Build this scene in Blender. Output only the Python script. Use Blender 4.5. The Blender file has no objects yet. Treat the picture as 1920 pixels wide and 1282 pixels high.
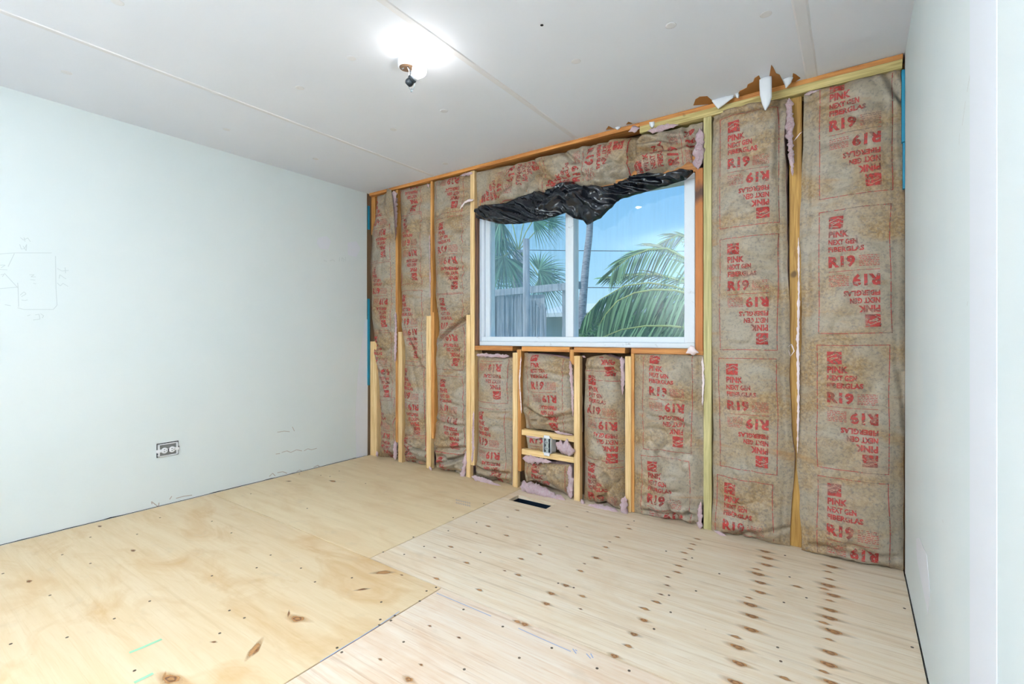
import bpy, bmesh, math, random
from mathutils import Vector, Matrix, noise
from math import pi, sin, cos, exp, radians as R

random.seed(7)
scene = bpy.context.scene
COL = scene.collection

# ------------------------------------------------------------------ camera
F = 908.0; CH = 1.03; CX = 960.0; CY = 630.0          # focal length and horizon in pixels of the 1920x1282 frame
E1 = (0.8173, -0.5762); E2 = (0.5762, 0.8173)
CAM = Vector((3.334 * CH, -2.629 * CH, CH))
W = 3.617; H = 2.262; DEEP = -3.75                     # room width, height, wall behind the camera

cam_d = bpy.data.cameras.new('camera'); cam = bpy.data.objects.new('camera', cam_d); COL.objects.link(cam)
cam_d.sensor_width = 36.0; cam_d.lens = F * 36.0 / 1920.0; cam_d.clip_start = 0.02
cam_d.shift_y = -(641.0 - CY) / 1920.0
cam.location = CAM
cam.rotation_euler = (R(90), 0, math.atan2(E2[0], E2[1]))
scene.camera = cam

# ------------------------------------------------------------------ world, sun, exposure
vs = scene.view_settings
vs.view_transform = 'Standard'; vs.look = 'None'; vs.gamma = 1.0; vs.use_curve_mapping = False
vs.exposure = -0.10
scene.cycles.max_bounces = 8; scene.cycles.glossy_bounces = 2; scene.cycles.transmission_bounces = 4; scene.cycles.caustics_reflective = False; scene.cycles.caustics_refractive = False
scene.cycles.adaptive_threshold = 0.03
SKY = 1.2; BULB = 40.0; SUN = 3.2; FILL = 156.0
world = bpy.data.worlds.new('world'); scene.world = world; world.use_nodes = True
wn = world.node_tree.nodes; wl = world.node_tree.links; wn.clear()
tc = wn.new('ShaderNodeTexCoord'); sx = wn.new('ShaderNodeSeparateXYZ'); rp = wn.new('ShaderNodeValToRGB')
bg = wn.new('ShaderNodeBackground'); wo = wn.new('ShaderNodeOutputWorld')
wl.new(tc.outputs['Generated'], sx.inputs[0]); wl.new(sx.outputs['Z'], rp.inputs[0])
rp.color_ramp.elements[0].position = 0.0; rp.color_ramp.elements[0].color = (0.62, 0.86, 1.0, 1)
rp.color_ramp.elements[1].position = 0.36; rp.color_ramp.elements[1].color = (0.19, 0.50, 0.95, 1)
e = rp.color_ramp.elements.new(0.12); e.color = (0.40, 0.72, 1.0, 1)
wl.new(rp.outputs[0], bg.inputs[0]); bg.inputs[1].default_value = SKY; wl.new(bg.outputs[0], wo.inputs[0])
sd = bpy.data.lights.new('sun', 'SUN'); sd.energy = SUN; sd.angle = R(2); sd.color = (1, 0.96, 0.88)
sun = bpy.data.objects.new('sun', sd); COL.objects.link(sun); sun.rotation_euler = (R(28), R(-24), 0); sun.location = (0, 6, 9)

# added unseen fill: area light behind the camera, bounced off the white wall there
fl_d = bpy.data.lights.new('added_bounce_fill', 'AREA'); fl_d.shape = 'RECTANGLE'; fl_d.size = 1.2; fl_d.size_y = .5; fl_d.energy = FILL; fl_d.color = (.90, .95, 1.0); fl_d.spread = R(120)
fl_o = bpy.data.objects.new('added_bounce_fill', fl_d); COL.objects.link(fl_o); fl_o.location = (2.25, -3.05, 1.1); fl_o.rotation_euler = (R(-138), 0, 0)

# ------------------------------------------------------------------ pixel helpers
def ray(x, y):
    a = (x - CX) / F
    return Vector((E1[0] * a + E1[1], E2[0] * a + E2[1], (CY - y) / F))
def hit(x, y, ax, v):
    d = ray(x, y); return CAM + d * ((v - CAM[ax]) / d[ax])
def wall(x, y, yy=0.0): return hit(x, y, 1, yy)
def flo(x, y, z=0.0): return hit(x, y, 2, z)
def cei(x, y, z=H): return hit(x, y, 2, z)
def lef(x, y): return hit(x, y, 0, 0.0)
def rig(x, y): return hit(x, y, 0, W)
def far(x, y, depth): return CAM + ray(x, y) * depth

# ------------------------------------------------------------------ object helpers
def tag(o, label=None, cat=None, group=None, kind=None):
    if label: o['label'] = label
    if cat: o['category'] = cat
    if group: o['group'] = group
    if kind: o['kind'] = kind
    return o
def empty(name, loc, label=None, cat=None, group=None, kind=None):
    o = bpy.data.objects.new(name, None); o.empty_display_size = 0.05; o.location = loc; COL.objects.link(o)
    return tag(o, label, cat, group, kind)
def base_of(o):
    v = Vector(o.location)
    while o.parent: o = o.parent; v = v + Vector(o.location)
    return v
def mk(name, verts, faces, mat, parent=None, smooth=False, label=None, cat=None, group=None, kind=None, edgesplit=None):
    """verts in world metres"""
    vv = [Vector(v) for v in verts]
    if parent is None:
        lo = Vector((min(v.x for v in vv), min(v.y for v in vv), min(v.z for v in vv)))
        hi = Vector((max(v.x for v in vv), max(v.y for v in vv), max(v.z for v in vv)))
        org = Vector(((lo.x + hi.x) / 2, (lo.y + hi.y) / 2, lo.z)); loc = org
    else:
        org = base_of(parent); loc = Vector((0, 0, 0))
    me = bpy.data.meshes.new(name); me.from_pydata([tuple(v - org) for v in vv], [], faces); me.update()
    if mat: me.materials.append(mat)
    if smooth:
        me.polygons.foreach_set('use_smooth', [True] * len(me.polygons))
        if edgesplit is not None: me.set_sharp_from_angle(angle=R(edgesplit))
    o = bpy.data.objects.new(name, me); o.location = loc; COL.objects.link(o)
    if parent: o.parent = parent
    return tag(o, label, cat, group, kind)

def tint(o, per, lo=.0, hi=1.0):
    """a random shade for each leaf blade of a frond or bush (per = vertices in one blade)"""
    me = o.data; at = me.color_attributes.new('lv', 'FLOAT_COLOR', 'POINT'); n = len(me.vertices); buf = []
    while len(buf) < n * 4:
        q = lo + (hi - lo) * random.random() ** 1.6; buf += [q, q, q, 1.0] * per
    at.data.foreach_set('color', buf[:n * 4]); return o
class MB:
    def __init__(s): s.v = []; s.f = []
    def add(s, v, f):
        n = len(s.v); s.v += [Vector(a) for a in v]; s.f += [tuple(i + n for i in a) for a in f]; return s
    def box(s, x0, x1, y0, y1, z0, z1, b=0.0, mat=None):
        bm = bmesh.new(); bmesh.ops.create_cube(bm, size=1)
        for v in bm.verts: v.co = Vector((x0 + (v.co.x + .5) * (x1 - x0), y0 + (v.co.y + .5) * (y1 - y0), z0 + (v.co.z + .5) * (z1 - z0)))
        if b > 0: bmesh.ops.bevel(bm, geom=list(bm.edges), offset=b, segments=1, affect='EDGES')
        bm.verts.index_update()
        co = [v.co.copy() for v in bm.verts]
        if mat: co = [mat @ c for c in co]
        s.add(co, [[v.index for v in f.verts] for f in bm.faces]); bm.free(); return s
    def tube(s, pts, r, n=8, cap=True):
        pts = [Vector(p) for p in pts]; rs = r if isinstance(r, (list, tuple)) else [r] * len(pts)
        rings = []; up = Vector((0.13, 0.21, 1)).normalized()
        for i, p in enumerate(pts):
            t = (pts[min(i + 1, len(pts) - 1)] - pts[max(i - 1, 0)]).normalized()
            a = t.cross(up)
            if a.length < 1e-3: a = t.cross(Vector((1, 0, 0)))
            a.normalize(); b = t.cross(a)
            rings.append([p + (a * cos(2 * pi * k / n) + b * sin(2 * pi * k / n)) * rs[i] for k in range(n)])
        v = [q for rg in rings for q in rg]; f = []
        for i in range(len(pts) - 1):
            for k in range(n):
                k2 = (k + 1) % n; f.append((i * n + k, i * n + k2, (i + 1) * n + k2, (i + 1) * n + k))
        if cap: f.append(tuple(range(n))[::-1]); f.append(tuple((len(pts) - 1) * n + k for k in range(n)))
        return s.add(v, f)
    def lathe(s, prof, org, axis=(0, 0, 1), n=20):
        ax = Vector(axis).normalized(); q = Vector((0, 0, 1)).rotation_difference(ax); org = Vector(org)
        v = []; f = []
        for (r, z) in prof:
            for k in range(n): v.append(org + q @ Vector((r * cos(2 * pi * k / n), r * sin(2 * pi * k / n), z)))
        for i in range(len(prof) - 1):
            for k in range(n):
                k2 = (k + 1) % n; f.append((i * n + k, i * n + k2, (i + 1) * n + k2, (i + 1) * n + k))
        f.append(tuple(range(n))[::-1]); f.append(tuple((len(prof) - 1) * n + k for k in range(n)))
        return s.add(v, f)
    def prism(s, poly, d):
        """poly: list of 3D points, extruded by vector d"""
        n = len(poly); d = Vector(d); p = [Vector(a) for a in poly]
        f = [tuple(range(n)), tuple(range(2 * n - 1, n - 1, -1))]
        for i in range(n): j = (i + 1) % n; f.append((i, i + n, j + n, j))
        return s.add(p + [a + d for a in p], f)
    def build(s, name, mat, parent=None, **k): return mk(name, s.v, s.f, mat, parent, **k)

# ------------------------------------------------------------------ materials
class NT:
    def __init__(s, name):
        s.m = bpy.data.materials.new(name); s.m.use_nodes = True; s.t = s.m.node_tree; s.n = s.t.nodes; s.l = s.t.links
        s.b = s.n['Principled BSDF']; s.out = s.n['Material Output']
    def new(s, ty, **k):
        nd = s.n.new('ShaderNode' + ty)
        for a, b in k.items(): setattr(nd, a, b)
        return nd
    def pos(s, scale=(1, 1, 1), rot=(0, 0, 0)):
        g = s.new('NewGeometry'); m = s.new('Mapping'); m.inputs['Scale'].default_value = scale; m.inputs['Rotation'].default_value = rot
        s.l.new(g.outputs['Position'], m.inputs[0]); return m.outputs[0]
    def noise(s, vec, scale, detail=3, rough=0.55, dist=0.0):
        t = s.new('TexNoise'); t.inputs['Scale'].default_value = scale; t.inputs['Detail'].default_value = detail
        t.inputs['Roughness'].default_value = rough; t.inputs['Distortion'].default_value = dist
        s.l.new(vec, t.inputs['Vector']); return t.outputs[0]
    def ramp(s, fac, stops):
        r = s.new('ValToRGB'); els = r.color_ramp.elements
        for i, (p, c) in enumerate(stops):
            e = els[i] if i < 2 else els.new(p)
            e.position = p; e.color = (c, c, c, 1) if isinstance(c, (int, float)) else (*c, 1)
        s.l.new(fac, r.inputs[0]); return r.outputs[0]
    def mix(s, fac, a, b, mode='MIX'):
        m = s.new('Mix', data_type='RGBA', blend_type=mode)
        for sock, v in ((m.inputs[0], fac), (m.inputs[6], a), (m.inputs[7], b)):
            if isinstance(v, (int, float)): sock.default_value = v
            elif isinstance(v, tuple): sock.default_value = (*v, 1)
            else: s.l.new(v, sock)
        return m.outputs[2]
    def math(s, op, a, b=None):
        m = s.new('Math', operation=op)
        for i, v in enumerate((a, b)):
            if v is None: continue
            if isinstance(v, (int, float)): m.inputs[i].default_value = v
            else: s.l.new(v, m.inputs[i])
        return m.outputs[0]
    def col(s, c):
        if isinstance(c, tuple): s.b.inputs['Base Color'].default_value = (*c, 1)
        else: s.l.new(c, s.b.inputs['Base Color'])
        return s
    def set(s, **k):
        for a, v in k.items():
            a = a.replace('_', ' ')
            if isinstance(v, (int, float)): s.b.inputs[a].default_value = v
            else: s.l.new(v, s.b.inputs[a])
        return s
    def bump(s, h, strength=0.3, dist=0.01):
        b = s.new('Bump'); b.inputs['Strength'].default_value = strength; b.inputs['Distance'].default_value = dist
        s.l.new(h, b.inputs['Height']); s.l.new(b.outputs[0], s.b.inputs['Normal']); return s

def lin(r, g, b):
    f = lambda c: ((c / 255 + .055) / 1.055) ** 2.4 if c > 10 else c / 255 / 12.92
    return (f(r), f(g), f(b))
def plain(name, c, rough=0.6, metal=0.0, spec=0.5):
    n = NT(name); n.col(c).set(Roughness=rough, Metallic=metal, Specular_IOR_Level=spec); return n.m

def painted(name, base, var, rough=0.75):
    n = NT(name); p = n.pos((1, 1, 1))
    a = n.noise(p, 1.6, 3); b = n.noise(p, 60, 2)
    c = n.mix(n.ramp(a, [(.35, 0), (.7, 1)]), base, var)
    sp = n.noise(n.pos((9, 9, 4)), 3.0, 4); c = n.mix(n.ramp(sp, [(.73, 0), (.8, .22)]), c, lin(190, 188, 182))
    n.col(c).set(Roughness=rough).bump(b, 0.08, 0.003); return n.m
M = {}
M['wall_mint'] = painted('mint_white_paint', lin(228, 234, 233), lin(223, 231, 231))
M['wall_white'] = painted('cool_white_paint', lin(224, 230, 230), lin(216, 226, 228))
M['ceiling'] = painted('ceiling_white', lin(237, 240, 248), lin(233, 237, 246))
M['compound'] = painted('joint_compound', lin(231, 233, 239), lin(227, 230, 237))
M['paperwhite'] = plain('torn_white_paper', lin(240, 242, 246), 0.7)
M['batten'] = painted('batten_white', lin(232, 232, 236), lin(228, 227, 230))

def wood(name, light, dark, axis='Z', rough=0.65, knots=True, contrast=1.0, ring=14):
    n = NT(name)
    sc = {'Z': (1, 1, .045), 'X': (.045, 1, 1)}[axis]
    oi = n.new('ObjectInfo'); cmb = n.new('CombineXYZ'); n.l.new(oi.outputs['Random'], cmb.inputs[0]); n.l.new(oi.outputs['Random'], cmb.inputs[1])
    add = n.new('VectorMath', operation='ADD'); n.l.new(n.pos(sc), add.inputs[0]); n.l.new(cmb.outputs[0], add.inputs[1])
    a = n.noise(add.outputs[0], ring * 6, 3, .6, .6)
    g = n.ramp(a, [(.38, 0), (.66, contrast)])
    c = n.mix(g, light, dark)
    blot = n.noise(n.pos(), 4, 3); c = n.mix(n.ramp(blot, [(.5, 0), (.75, .5)]), c, dark)
    if knots:
        ks = n.noise(n.pos((1, 1, .7)), 11, 1); c = n.mix(n.ramp(ks, [(.76, 0), (.8, .8)]), c, tuple(x * .28 for x in dark))
    hsv = n.new('HueSaturation'); n.l.new(c, hsv.inputs['Color'])
    n.l.new(n.math('ADD', n.math('MULTIPLY', oi.outputs['Random'], .22), .9), hsv.inputs['Value'])
    n.col(hsv.outputs[0]).set(Roughness=rough).bump(a, .15, .002); return n.m
M['pine'] = wood('pale_pine', lin(232, 200, 148), lin(205, 165, 108))
M['pine_h'] = wood('pale_pine_level', lin(236, 204, 150), lin(212, 172, 112), 'X')
M['oldwood'] = wood('aged_orange_pine', lin(205, 150, 84), lin(165, 106, 48))
M['oldwood_h'] = wood('aged_orange_pine_level', lin(200, 138, 72), lin(158, 96, 44), 'X')
M['pt'] = wood('greenish_treated_lumber', lin(192, 180, 128), lin(150, 140, 88), 'Z', contrast=.9)
M['pt_h'] = wood('greenish_treated_lumber_level', lin(205, 186, 126), lin(152, 132, 74), 'X')
M['yellow'] = wood('yellow_lumber', lin(196, 152, 76), lin(150, 106, 44))
M['darkwood'] = wood('stained_dark_wood', lin(112, 74, 50), lin(58, 38, 30))
def burnt():
    n = NT('orange_board_with_burn'); p = n.pos((1, 1, .05)); a = n.noise(p, 80, 3, .6, .5)
    c = n.mix(a, lin(196, 124, 60), lin(150, 86, 38))
    g = n.new('NewGeometry'); s = n.new('SeparateXYZ'); n.l.new(g.outputs['Position'], s.inputs[0])
    zc = wall(1310, 362).z
    d = n.math('ABSOLUTE', n.math('SUBTRACT', s.outputs['Z'], zc)); k = n.noise(n.pos((8, 8, 3)), 4, 4)
    m = n.ramp(n.math('ADD', n.math('MULTIPLY', d, 7.0), n.math('MULTIPLY', k, .7)), [(.42, .9), (.82, 0)])
    n.col(n.mix(m, c, lin(62, 40, 34))).set(Roughness=.65).bump(a, .15, .002); return n.m
M['burnt'] = burnt()

def plywood(name, pale, tan, orange, amount, streak=1.0):
    n = NT(name)
    st = n.noise(n.pos((.5, 2.5 + 6.5 * streak, 1), (0, 0, R(2))), 4.0, 5, .6, .5)
    st2 = n.noise(n.pos((1.1, 34, 1)), 5.0, 3, .6)
    bl = n.noise(n.pos((.8, 1.9, 1)), 2.6, 4, .6, 1.0)
    c = n.mix(n.ramp(st, [(.36, 0), (.68, 1)]), pale, tan)
    c = n.mix(n.ramp(bl, [(.5, 0), (.72, amount)]), c, orange)
    c = n.mix(n.ramp(st2, [(.54, 0), (.72, .7 * streak)]), c, orange)
    st3 = n.noise(n.pos((.35, 15, 1), (0, 0, R(1.5))), 3.0, 4, .65, .4); c = n.mix(n.ramp(st3, [(.56, 0), (.68, .55 * streak)]), c, tuple(x * .82 for x in orange))
    dirt = n.noise(n.pos((2, 3, 1)), 3.5, 5); c = n.mix(n.ramp(dirt, [(.6, 0), (.8, .35)]), c, lin(178, 160, 138))
    sp = n.noise(n.pos(), 45, 2); c = n.mix(n.ramp(sp, [(.75, 0), (.8, .5)]), c, lin(150, 110, 70))
    n.col(c).set(Roughness=.55, Specular_IOR_Level=.35).bump(st2, .06, .002); return n.m
M['ply_yellow'] = plywood('plywood_yellow', lin(222, 199, 164), lin(214, 186, 146), lin(198, 158, 108), .8, .3)
M['ply_pale'] = plywood('plywood_pale', lin(226, 204, 168), lin(218, 192, 152), lin(204, 170, 126), .5, .25)
M['ply_white'] = plywood('plywood_whitish', lin(234, 219, 198), lin(226, 204, 174), lin(206, 174, 136), .4)
M['ply_pinkish'] = plywood('plywood_pinkish', lin(232, 216, 198), lin(224, 198, 170), lin(210, 172, 138), .5)
M['seam'] = plain('joint_gap', lin(120, 108, 92), .9)

def kraft():
    n = NT('kraft_paper')
    fine = n.noise(n.pos(), 95, 3, .6); sp = n.noise(n.pos((1, 1, 1)), 75, 3, .6, .2); big = n.noise(n.pos((1, 1, 1.6)), 3.2, 3, .5, .6)
    strk = n.noise(n.pos((1, 1, 4)), 3.0, 4, .6, .8)
    c = n.mix(n.ramp(sp, [(.40, 0), (.60, 1)]), lin(138, 110, 74), lin(164, 138, 103))
    c = n.mix(n.ramp(big, [(.36, 0), (.58, .85)]), c, lin(157, 146, 130))
    grey = n.noise(n.pos(), 78, 4, .7, .5)
    c = n.mix(n.ramp(grey, [(.48, 0), (.68, .66)]), c, lin(100, 95, 94))
    c = n.mix(n.ramp(strk, [(.60, 0), (.72, .5)]), c, lin(158, 112, 58))
    n.col(c).set(Roughness=.5, Specular_IOR_Level=.4).bump(fine, .12, .003); return n.m
M['kraft'] = kraft()
def ink(name, c):
    n = NT(name); sp = n.noise(n.pos(), 70, 3, .7); bl = n.noise(n.pos(), 9, 2)
    n.col(c).set(Roughness=.6)
    f = n.math('MULTIPLY', n.ramp(sp, [(.34, .35), (.52, 1)]), n.ramp(bl, [(.3, .5), (.5, .92)]))
    n.set(Alpha=f); return n.m
M['ink'] = ink('worn_red_print', lin(172, 52, 48))
M['ink_faint'] = ink('faint_red_print', lin(188, 92, 70))
def pink():
    n = NT('pink_fiberglass'); a = n.noise(n.pos((1, 1, 1)), 60, 5, .75, 1.5); b = n.noise(n.pos(), 14, 3)
    c = n.mix(n.ramp(a, [(.3, 0), (.7, 1)]), lin(238, 186, 196), lin(255, 240, 240)); c = n.mix(n.ramp(b, [(.4, 0), (.7, .6)]), c, lin(250, 222, 230))
    n.col(c).set(Roughness=1.0, Specular_IOR_Level=.1).bump(a, .9, .02); return n.m
M['pink'] = pink()
M['white_fluff'] = plain('pale_fiberglass', lin(244, 226, 226), 1.0, 0, .1)
def plastic():
    n = NT('black_plastic'); a = n.noise(n.pos((1, 1, 1)), 30, 4, .6, 1.2)
    n.col((.006, .008, .013)).set(Roughness=.12, Specular_IOR_Level=.5).bump(a, .14, .012); return n.m
M['plastic'] = plastic()
def oldpaint():
    n = NT('worn_white_frame'); a = n.noise(n.pos((3, 3, 3)), 6, 4, .6); c = n.mix(n.ramp(a, [(.64, 0), (.74, .7)]), lin(228, 234, 240), lin(165, 165, 168))
    n.col(c).set(Roughness=.5); return n.m
M['frame'] = oldpaint()
M['aluminium'] = plain('white_aluminium', lin(225, 232, 240), .35)
def glass(name, haze, refl):
    n = NT(name); n.n.remove(n.b)
    t = n.new('BsdfTransparent'); t.inputs[0].default_value = (.95, .985, .98, 1); g = n.new('BsdfGlossy'); g.inputs['Roughness'].default_value = .02
    d = n.new('BsdfTranslucent'); d.inputs[0].default_value = (.85, .92, .95, 1)
    m1 = n.new('MixShader'); m1.inputs[0].default_value = refl; n.l.new(t.outputs[0], m1.inputs[1]); n.l.new(g.outputs[0], m1.inputs[2])
    m2 = n.new('MixShader'); n.l.new(m1.outputs[0], m2.inputs[1]); n.l.new(d.outputs[0], m2.inputs[2])
    s1 = n.noise(n.pos((22, 1, 1.5)), 2.0, 4, .6, .5); s2 = n.noise(n.pos(), 4, 3)
    f = n.math('MULTIPLY', n.ramp(s1, [(.3, .35), (.75, 1)]), n.ramp(s2, [(.3, .6), (.7, 1)]))
    n.l.new(n.math('MULTIPLY', f, haze), m2.inputs[0]); n.l.new(m2.outputs[0], n.out.inputs[0]); return n.m
M['glass_dusty'] = glass('dusty_glass', .34, .05)
M['glass_clear'] = glass('clear_glass', .07, .04)
M['teal'] = plain('teal_sheathing_edge', lin(24, 128, 158), .6)
M['brownpaper'] = plain('torn_brown_backing', lin(158, 104, 50), .85)
M['dark'] = plain('dark_void', lin(40, 36, 34), .9)
M['sheath'] = plain('sheathing_board', lin(110, 84, 60), .9)
M['duct'] = plain('duct_metal', lin(40, 58, 78), .3, .7)
M['whiteplastic'] = plain('white_plastic', lin(238, 238, 242), .4)
M['greybox'] = plain('grey_box', lin(120, 120, 118), .6)
M['steel'] = plain('zinc_steel', lin(178, 186, 190), .4, .6)
M['blackplastic'] = plain('black_bakelite', lin(34, 42, 50), .4)
M['wire'] = plain('wire_grey', lin(120, 135, 142), .4, .3)
M['tan'] = plain('tan_box_interior', lin(112, 88, 68), .7)
M['pencil'] = plain('pencil_line', lin(203, 211, 211), .9)
M['scuff'] = plain('brown_scuff', lin(190, 178, 170), .9)
M['nail'] = plain('nail_head', lin(84, 70, 54), .7)
M['hole'] = plain('black_hole', lin(24, 22, 24), .9)
M['green_mark'] = plain('green_chalk', lin(150, 196, 160), .9)
M['blue_mark'] = plain('blue_chalk', lin(150, 166, 200), .9)
n = NT('lit_bulb'); n.col((1, 1, 1)); n.b.inputs['Emission Color'].default_value = (1, .975, .95, 1); n.b.inputs['Emission Strength'].default_value = BULB; M['bulb'] = n.m

# ------------------------------------------------------------------ room shell
left_x = 0.0
wl_ = MB().box(-.1, 0, DEEP, -.012, -.02, H + .02).build('wall_left', M['wall_mint'], kind='structure', label='pale mint painted wall panel with pencil marks and an uncovered outlet')
wr_ = MB().box(W, W + .1, DEEP, -.012, -.02, H + .02).build('wall_right', M['wall_white'], kind='structure', label='cool white painted wall with a pale vertical joint strip')
# wall behind the camera with a closed door
m = MB(); DX0, DX1, DZ = 0.45, 1.35, 2.03
m.box(-.1, DX0, DEEP - .1, DEEP, -.02, H + .02); m.box(DX1, W + .1, DEEP - .1, DEEP, -.02, H + .02); m.box(DX0, DX1, DEEP - .1, DEEP, DZ, H + .02)
m.build('wall_front', M['wall_white'], kind='structure')
DR = MB().box(DX0 + .004, DX1 - .004, DEEP - .07, DEEP - .03, -.018, DZ - .004, .003).build('door_1', M['batten'], kind='structure')
MB().lathe([(.012, 0), (.010, .03), (.024, .04), (.026, .055), (.016, .066)], (DX1 - .08, DEEP - .03, .95), (0, 1, 0), 16).build('door_knob', plain('knob_metal', lin(190, 180, 160), .3, .8), DR, smooth=True)
# back wall: outer sheathing with the window hole; studs and plates are its children
OX0, OX1 = wall(893, 600).x, wall(1304, 600).x; OZ0 = wall(1303, 657).z - .004; OZ1 = wall(1310, 318).z
m = MB(); Y0, Y1 = .14, .17
m.box(-.1, OX0, Y0, Y1, -.3, H + .1); m.box(OX1, W + .1, Y0, Y1, -.3, H + .1); m.box(OX0, OX1, Y0, Y1, -.3, OZ0); m.box(OX0, OX1, Y0, Y1, OZ1, H + .1)
WB = m.build('wall_back', M['sheath'], kind='structure', label='opened exterior wall of bare studs around the window')
m = MB(); m.box(-.1, -.0, -.012, .14, -.02, H + .02); m.build('corner_backing', M['sheath'], WB)
m = MB(); m.box(W, W + .1, -.012, .14, -.02, H + .02); m.build('corner_backing', M['sheath'], WB)

# floor: subfloor and four plywood sheets with a cut-out for the vent
SY = -1.252; SXB = 1.60; SXF = 2.055; G = .0022
va, vb = flo(945, 931), flo(1034, 950)
VX0, VX1 = flo(951, 938).x, flo(1036, 947).x; VY0, VY1 = flo(1020, 953).y, flo(968, 927).y
FL = MB().box(-.1, VX0 - .02, DEEP - .1, .14, -.06, -.02).box(VX1 + .02, W + .1, DEEP - .1, .14, -.06, -.02).box(VX0 - .02, VX1 + .02, DEEP - .1, VY0 - .02, -.06, -.02).box(VX0 - .02, VX1 + .02, VY1 + .02, .14, -.06, -.02).build('floor', M['seam'], kind='structure', label='bare plywood subfloor with joints, knots and nail heads')
def sheet(x0, x1, y0, y1, mat):
    return MB().box(x0 + G, x1 - G, y0 + G, y1 - G, -.02, 0, .0012).build('plywood_sheet', mat, FL)
S_bl = sheet(.004, SXB, SY, .135, M['ply_pale'])
m = MB(); z0, z1 = -.02, 0
m.box(SXB + G, VX0, SY + G, .135, z0, z1); m.box(VX1, W - .004, SY + G, .135, z0, z1); m.box(VX0, VX1, SY + G, VY0, z0, z1); m.box(VX0, VX1, VY1, .135, z0, z1)
S_br = m.build('plywood_sheet', M['ply_white'], FL)
S_fl = sheet(.004, SXF, SY - 1.22, SY, M['ply_yellow'])
S_fr = sheet(SXF, W - .004, SY - 1.22, SY, M['ply_pinkish'])
sheet(.004, 1.3, DEEP, SY - 1.22, M['ply_pale']); sheet(1.3, W - .004, DEEP, SY - 1.22, M['ply_white'])

# ceiling: panels with joint battens, screw patches and torn paper at the wall
CE = MB().box(-.1, W + .1, DEEP - .1, .16, H, H + .06).build('ceiling', M['ceiling'], kind='structure', label='white panel ceiling with three joint strips and torn paper along the opened wall')
for bx_, w_ in ((.793, .030), (2.02, .034), (3.272, .05)):
    m = MB(); n_ = 60; y0, y1 = DEEP, -.004
    for i in range(n_):
        a = y0 + (y1 - y0) * i / n_; b = y0 + (y1 - y0) * (i + 1) / n_
        def xw(y, s): return bx_ + s * w_ / 2 + .0022 * noise.noise((y * 6, s * 3 + bx_, 0))
        t = .0035
        v = [(xw(a, -1), a, H), (xw(b, -1), b, H), (xw(b, -.75), b, H - t), (xw(a, -.75), a, H - t), (xw(a, .75), a, H - t), (xw(b, .75), b, H - t), (xw(b, 1), b, H), (xw(a, 1), a, H)]
        m.add(v, [(0, 1, 2, 3), (3, 2, 5, 4), (4, 5, 6, 7)])
    m.build('joint_strip', M['batten'], CE, smooth=False)
for (px, py) in ((659, 109), (562, 165), (832, 208), (738, 243), (1080, 115), (1258, 48), (425, 243), (592, 298), (220, 4), (835, 307), (125, 136), (1436, 27)):
    p = cei(px, py); MB().lathe([(.021, .0), (.019, -.0007), (.013, -.0010), (.006, -.0006)], p, n=18).build('screw_patch', M['batten'], CE, smooth=True)
p = cei(1016, 47); MB().lathe([(.0065, 0), (.0065, -.0012)], p, n=10).build('nail_hole', M['hole'], CE)

# ------------------------------------------------------------------ framing: studs, plates, sill, blocking (children of the opened wall)
def member(name, pl, pr, pt, pb, mat, yf=0.0, depth=.09, pts=None, bev=.0015):
    """vertical board seen from pixel column pl to pr, rows pt to pb"""
    x0 = wall(pl, 600, yf).x; x1 = wall(pr, 600, yf).x; c = (pl + pr) / 2
    z1 = wall(c, pt, yf).z; z0 = max(wall(c, pb, yf).z, .001)
    return MB().box(x0, x1, yf, yf + depth, z0, min(z1, H - .002), bev).build(name, mat, WB)
member('stud', 694, 706, 640, 860, M['pine'], .012, .06)
member('stud', 694, 703, 366, 440, M['oldwood'], .035, .06)
member('stud', 695, 701, 440, 640, M['darkwood'], .06, .04)
member('stud', 741.5, 746, 352, 829, M['oldwood'], .010, .08)
member('stud', 746.5, 753.5, 622, 875, M['pine'], -.004, .04)
member('stud', 807, 810.5, 336, 590, M['oldwood'], .012, .08)
member('stud', 799, 807.5, 592, 890, M['pine'], -.004, .04)
member('stud', 807.5, 813.5, 585, 822, M['oldwood'], .004, .06)
member('stud', 874, 881.5, 590, 905, M['pine'], -.008, .038)
member('stud', 881.5, 889.5, 320, 872, M['pine'], .0, .09)
member('stud', 961, 970, 661, 925, M['pine'], -.002, .038)
member('stud', 969, 977, 655, 883, M['oldwood'], .006, .085)
member('stud', 1076, 1087, 667, 955, M['pine'], -.002, .038)
member('stud', 1068, 1076, 655, 684, M['oldwood'], .006, .085)
member('stud', 1172, 1183, 668, 970, M['pine'], -.002, .038)
member('stud', 1183, 1189, 655, 960, M['oldwood'], .006, .085)
member('stud', 1319, 1334, 213, 1003, M['pt'], -.003, .09)
member('stud', 1480, 1503, 172, 1050, M['yellow'], .026, .09)
member('trimmer', 1303.5, 1318, 315, 657, M['burnt'], .0, .135)
member('trimmer', 889.8, 896, 394, 655, M['darkwood'], .006, .13)
member('stud', 1691, 1699, 118, 1080, M['oldwood'], .03, .06)
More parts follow.
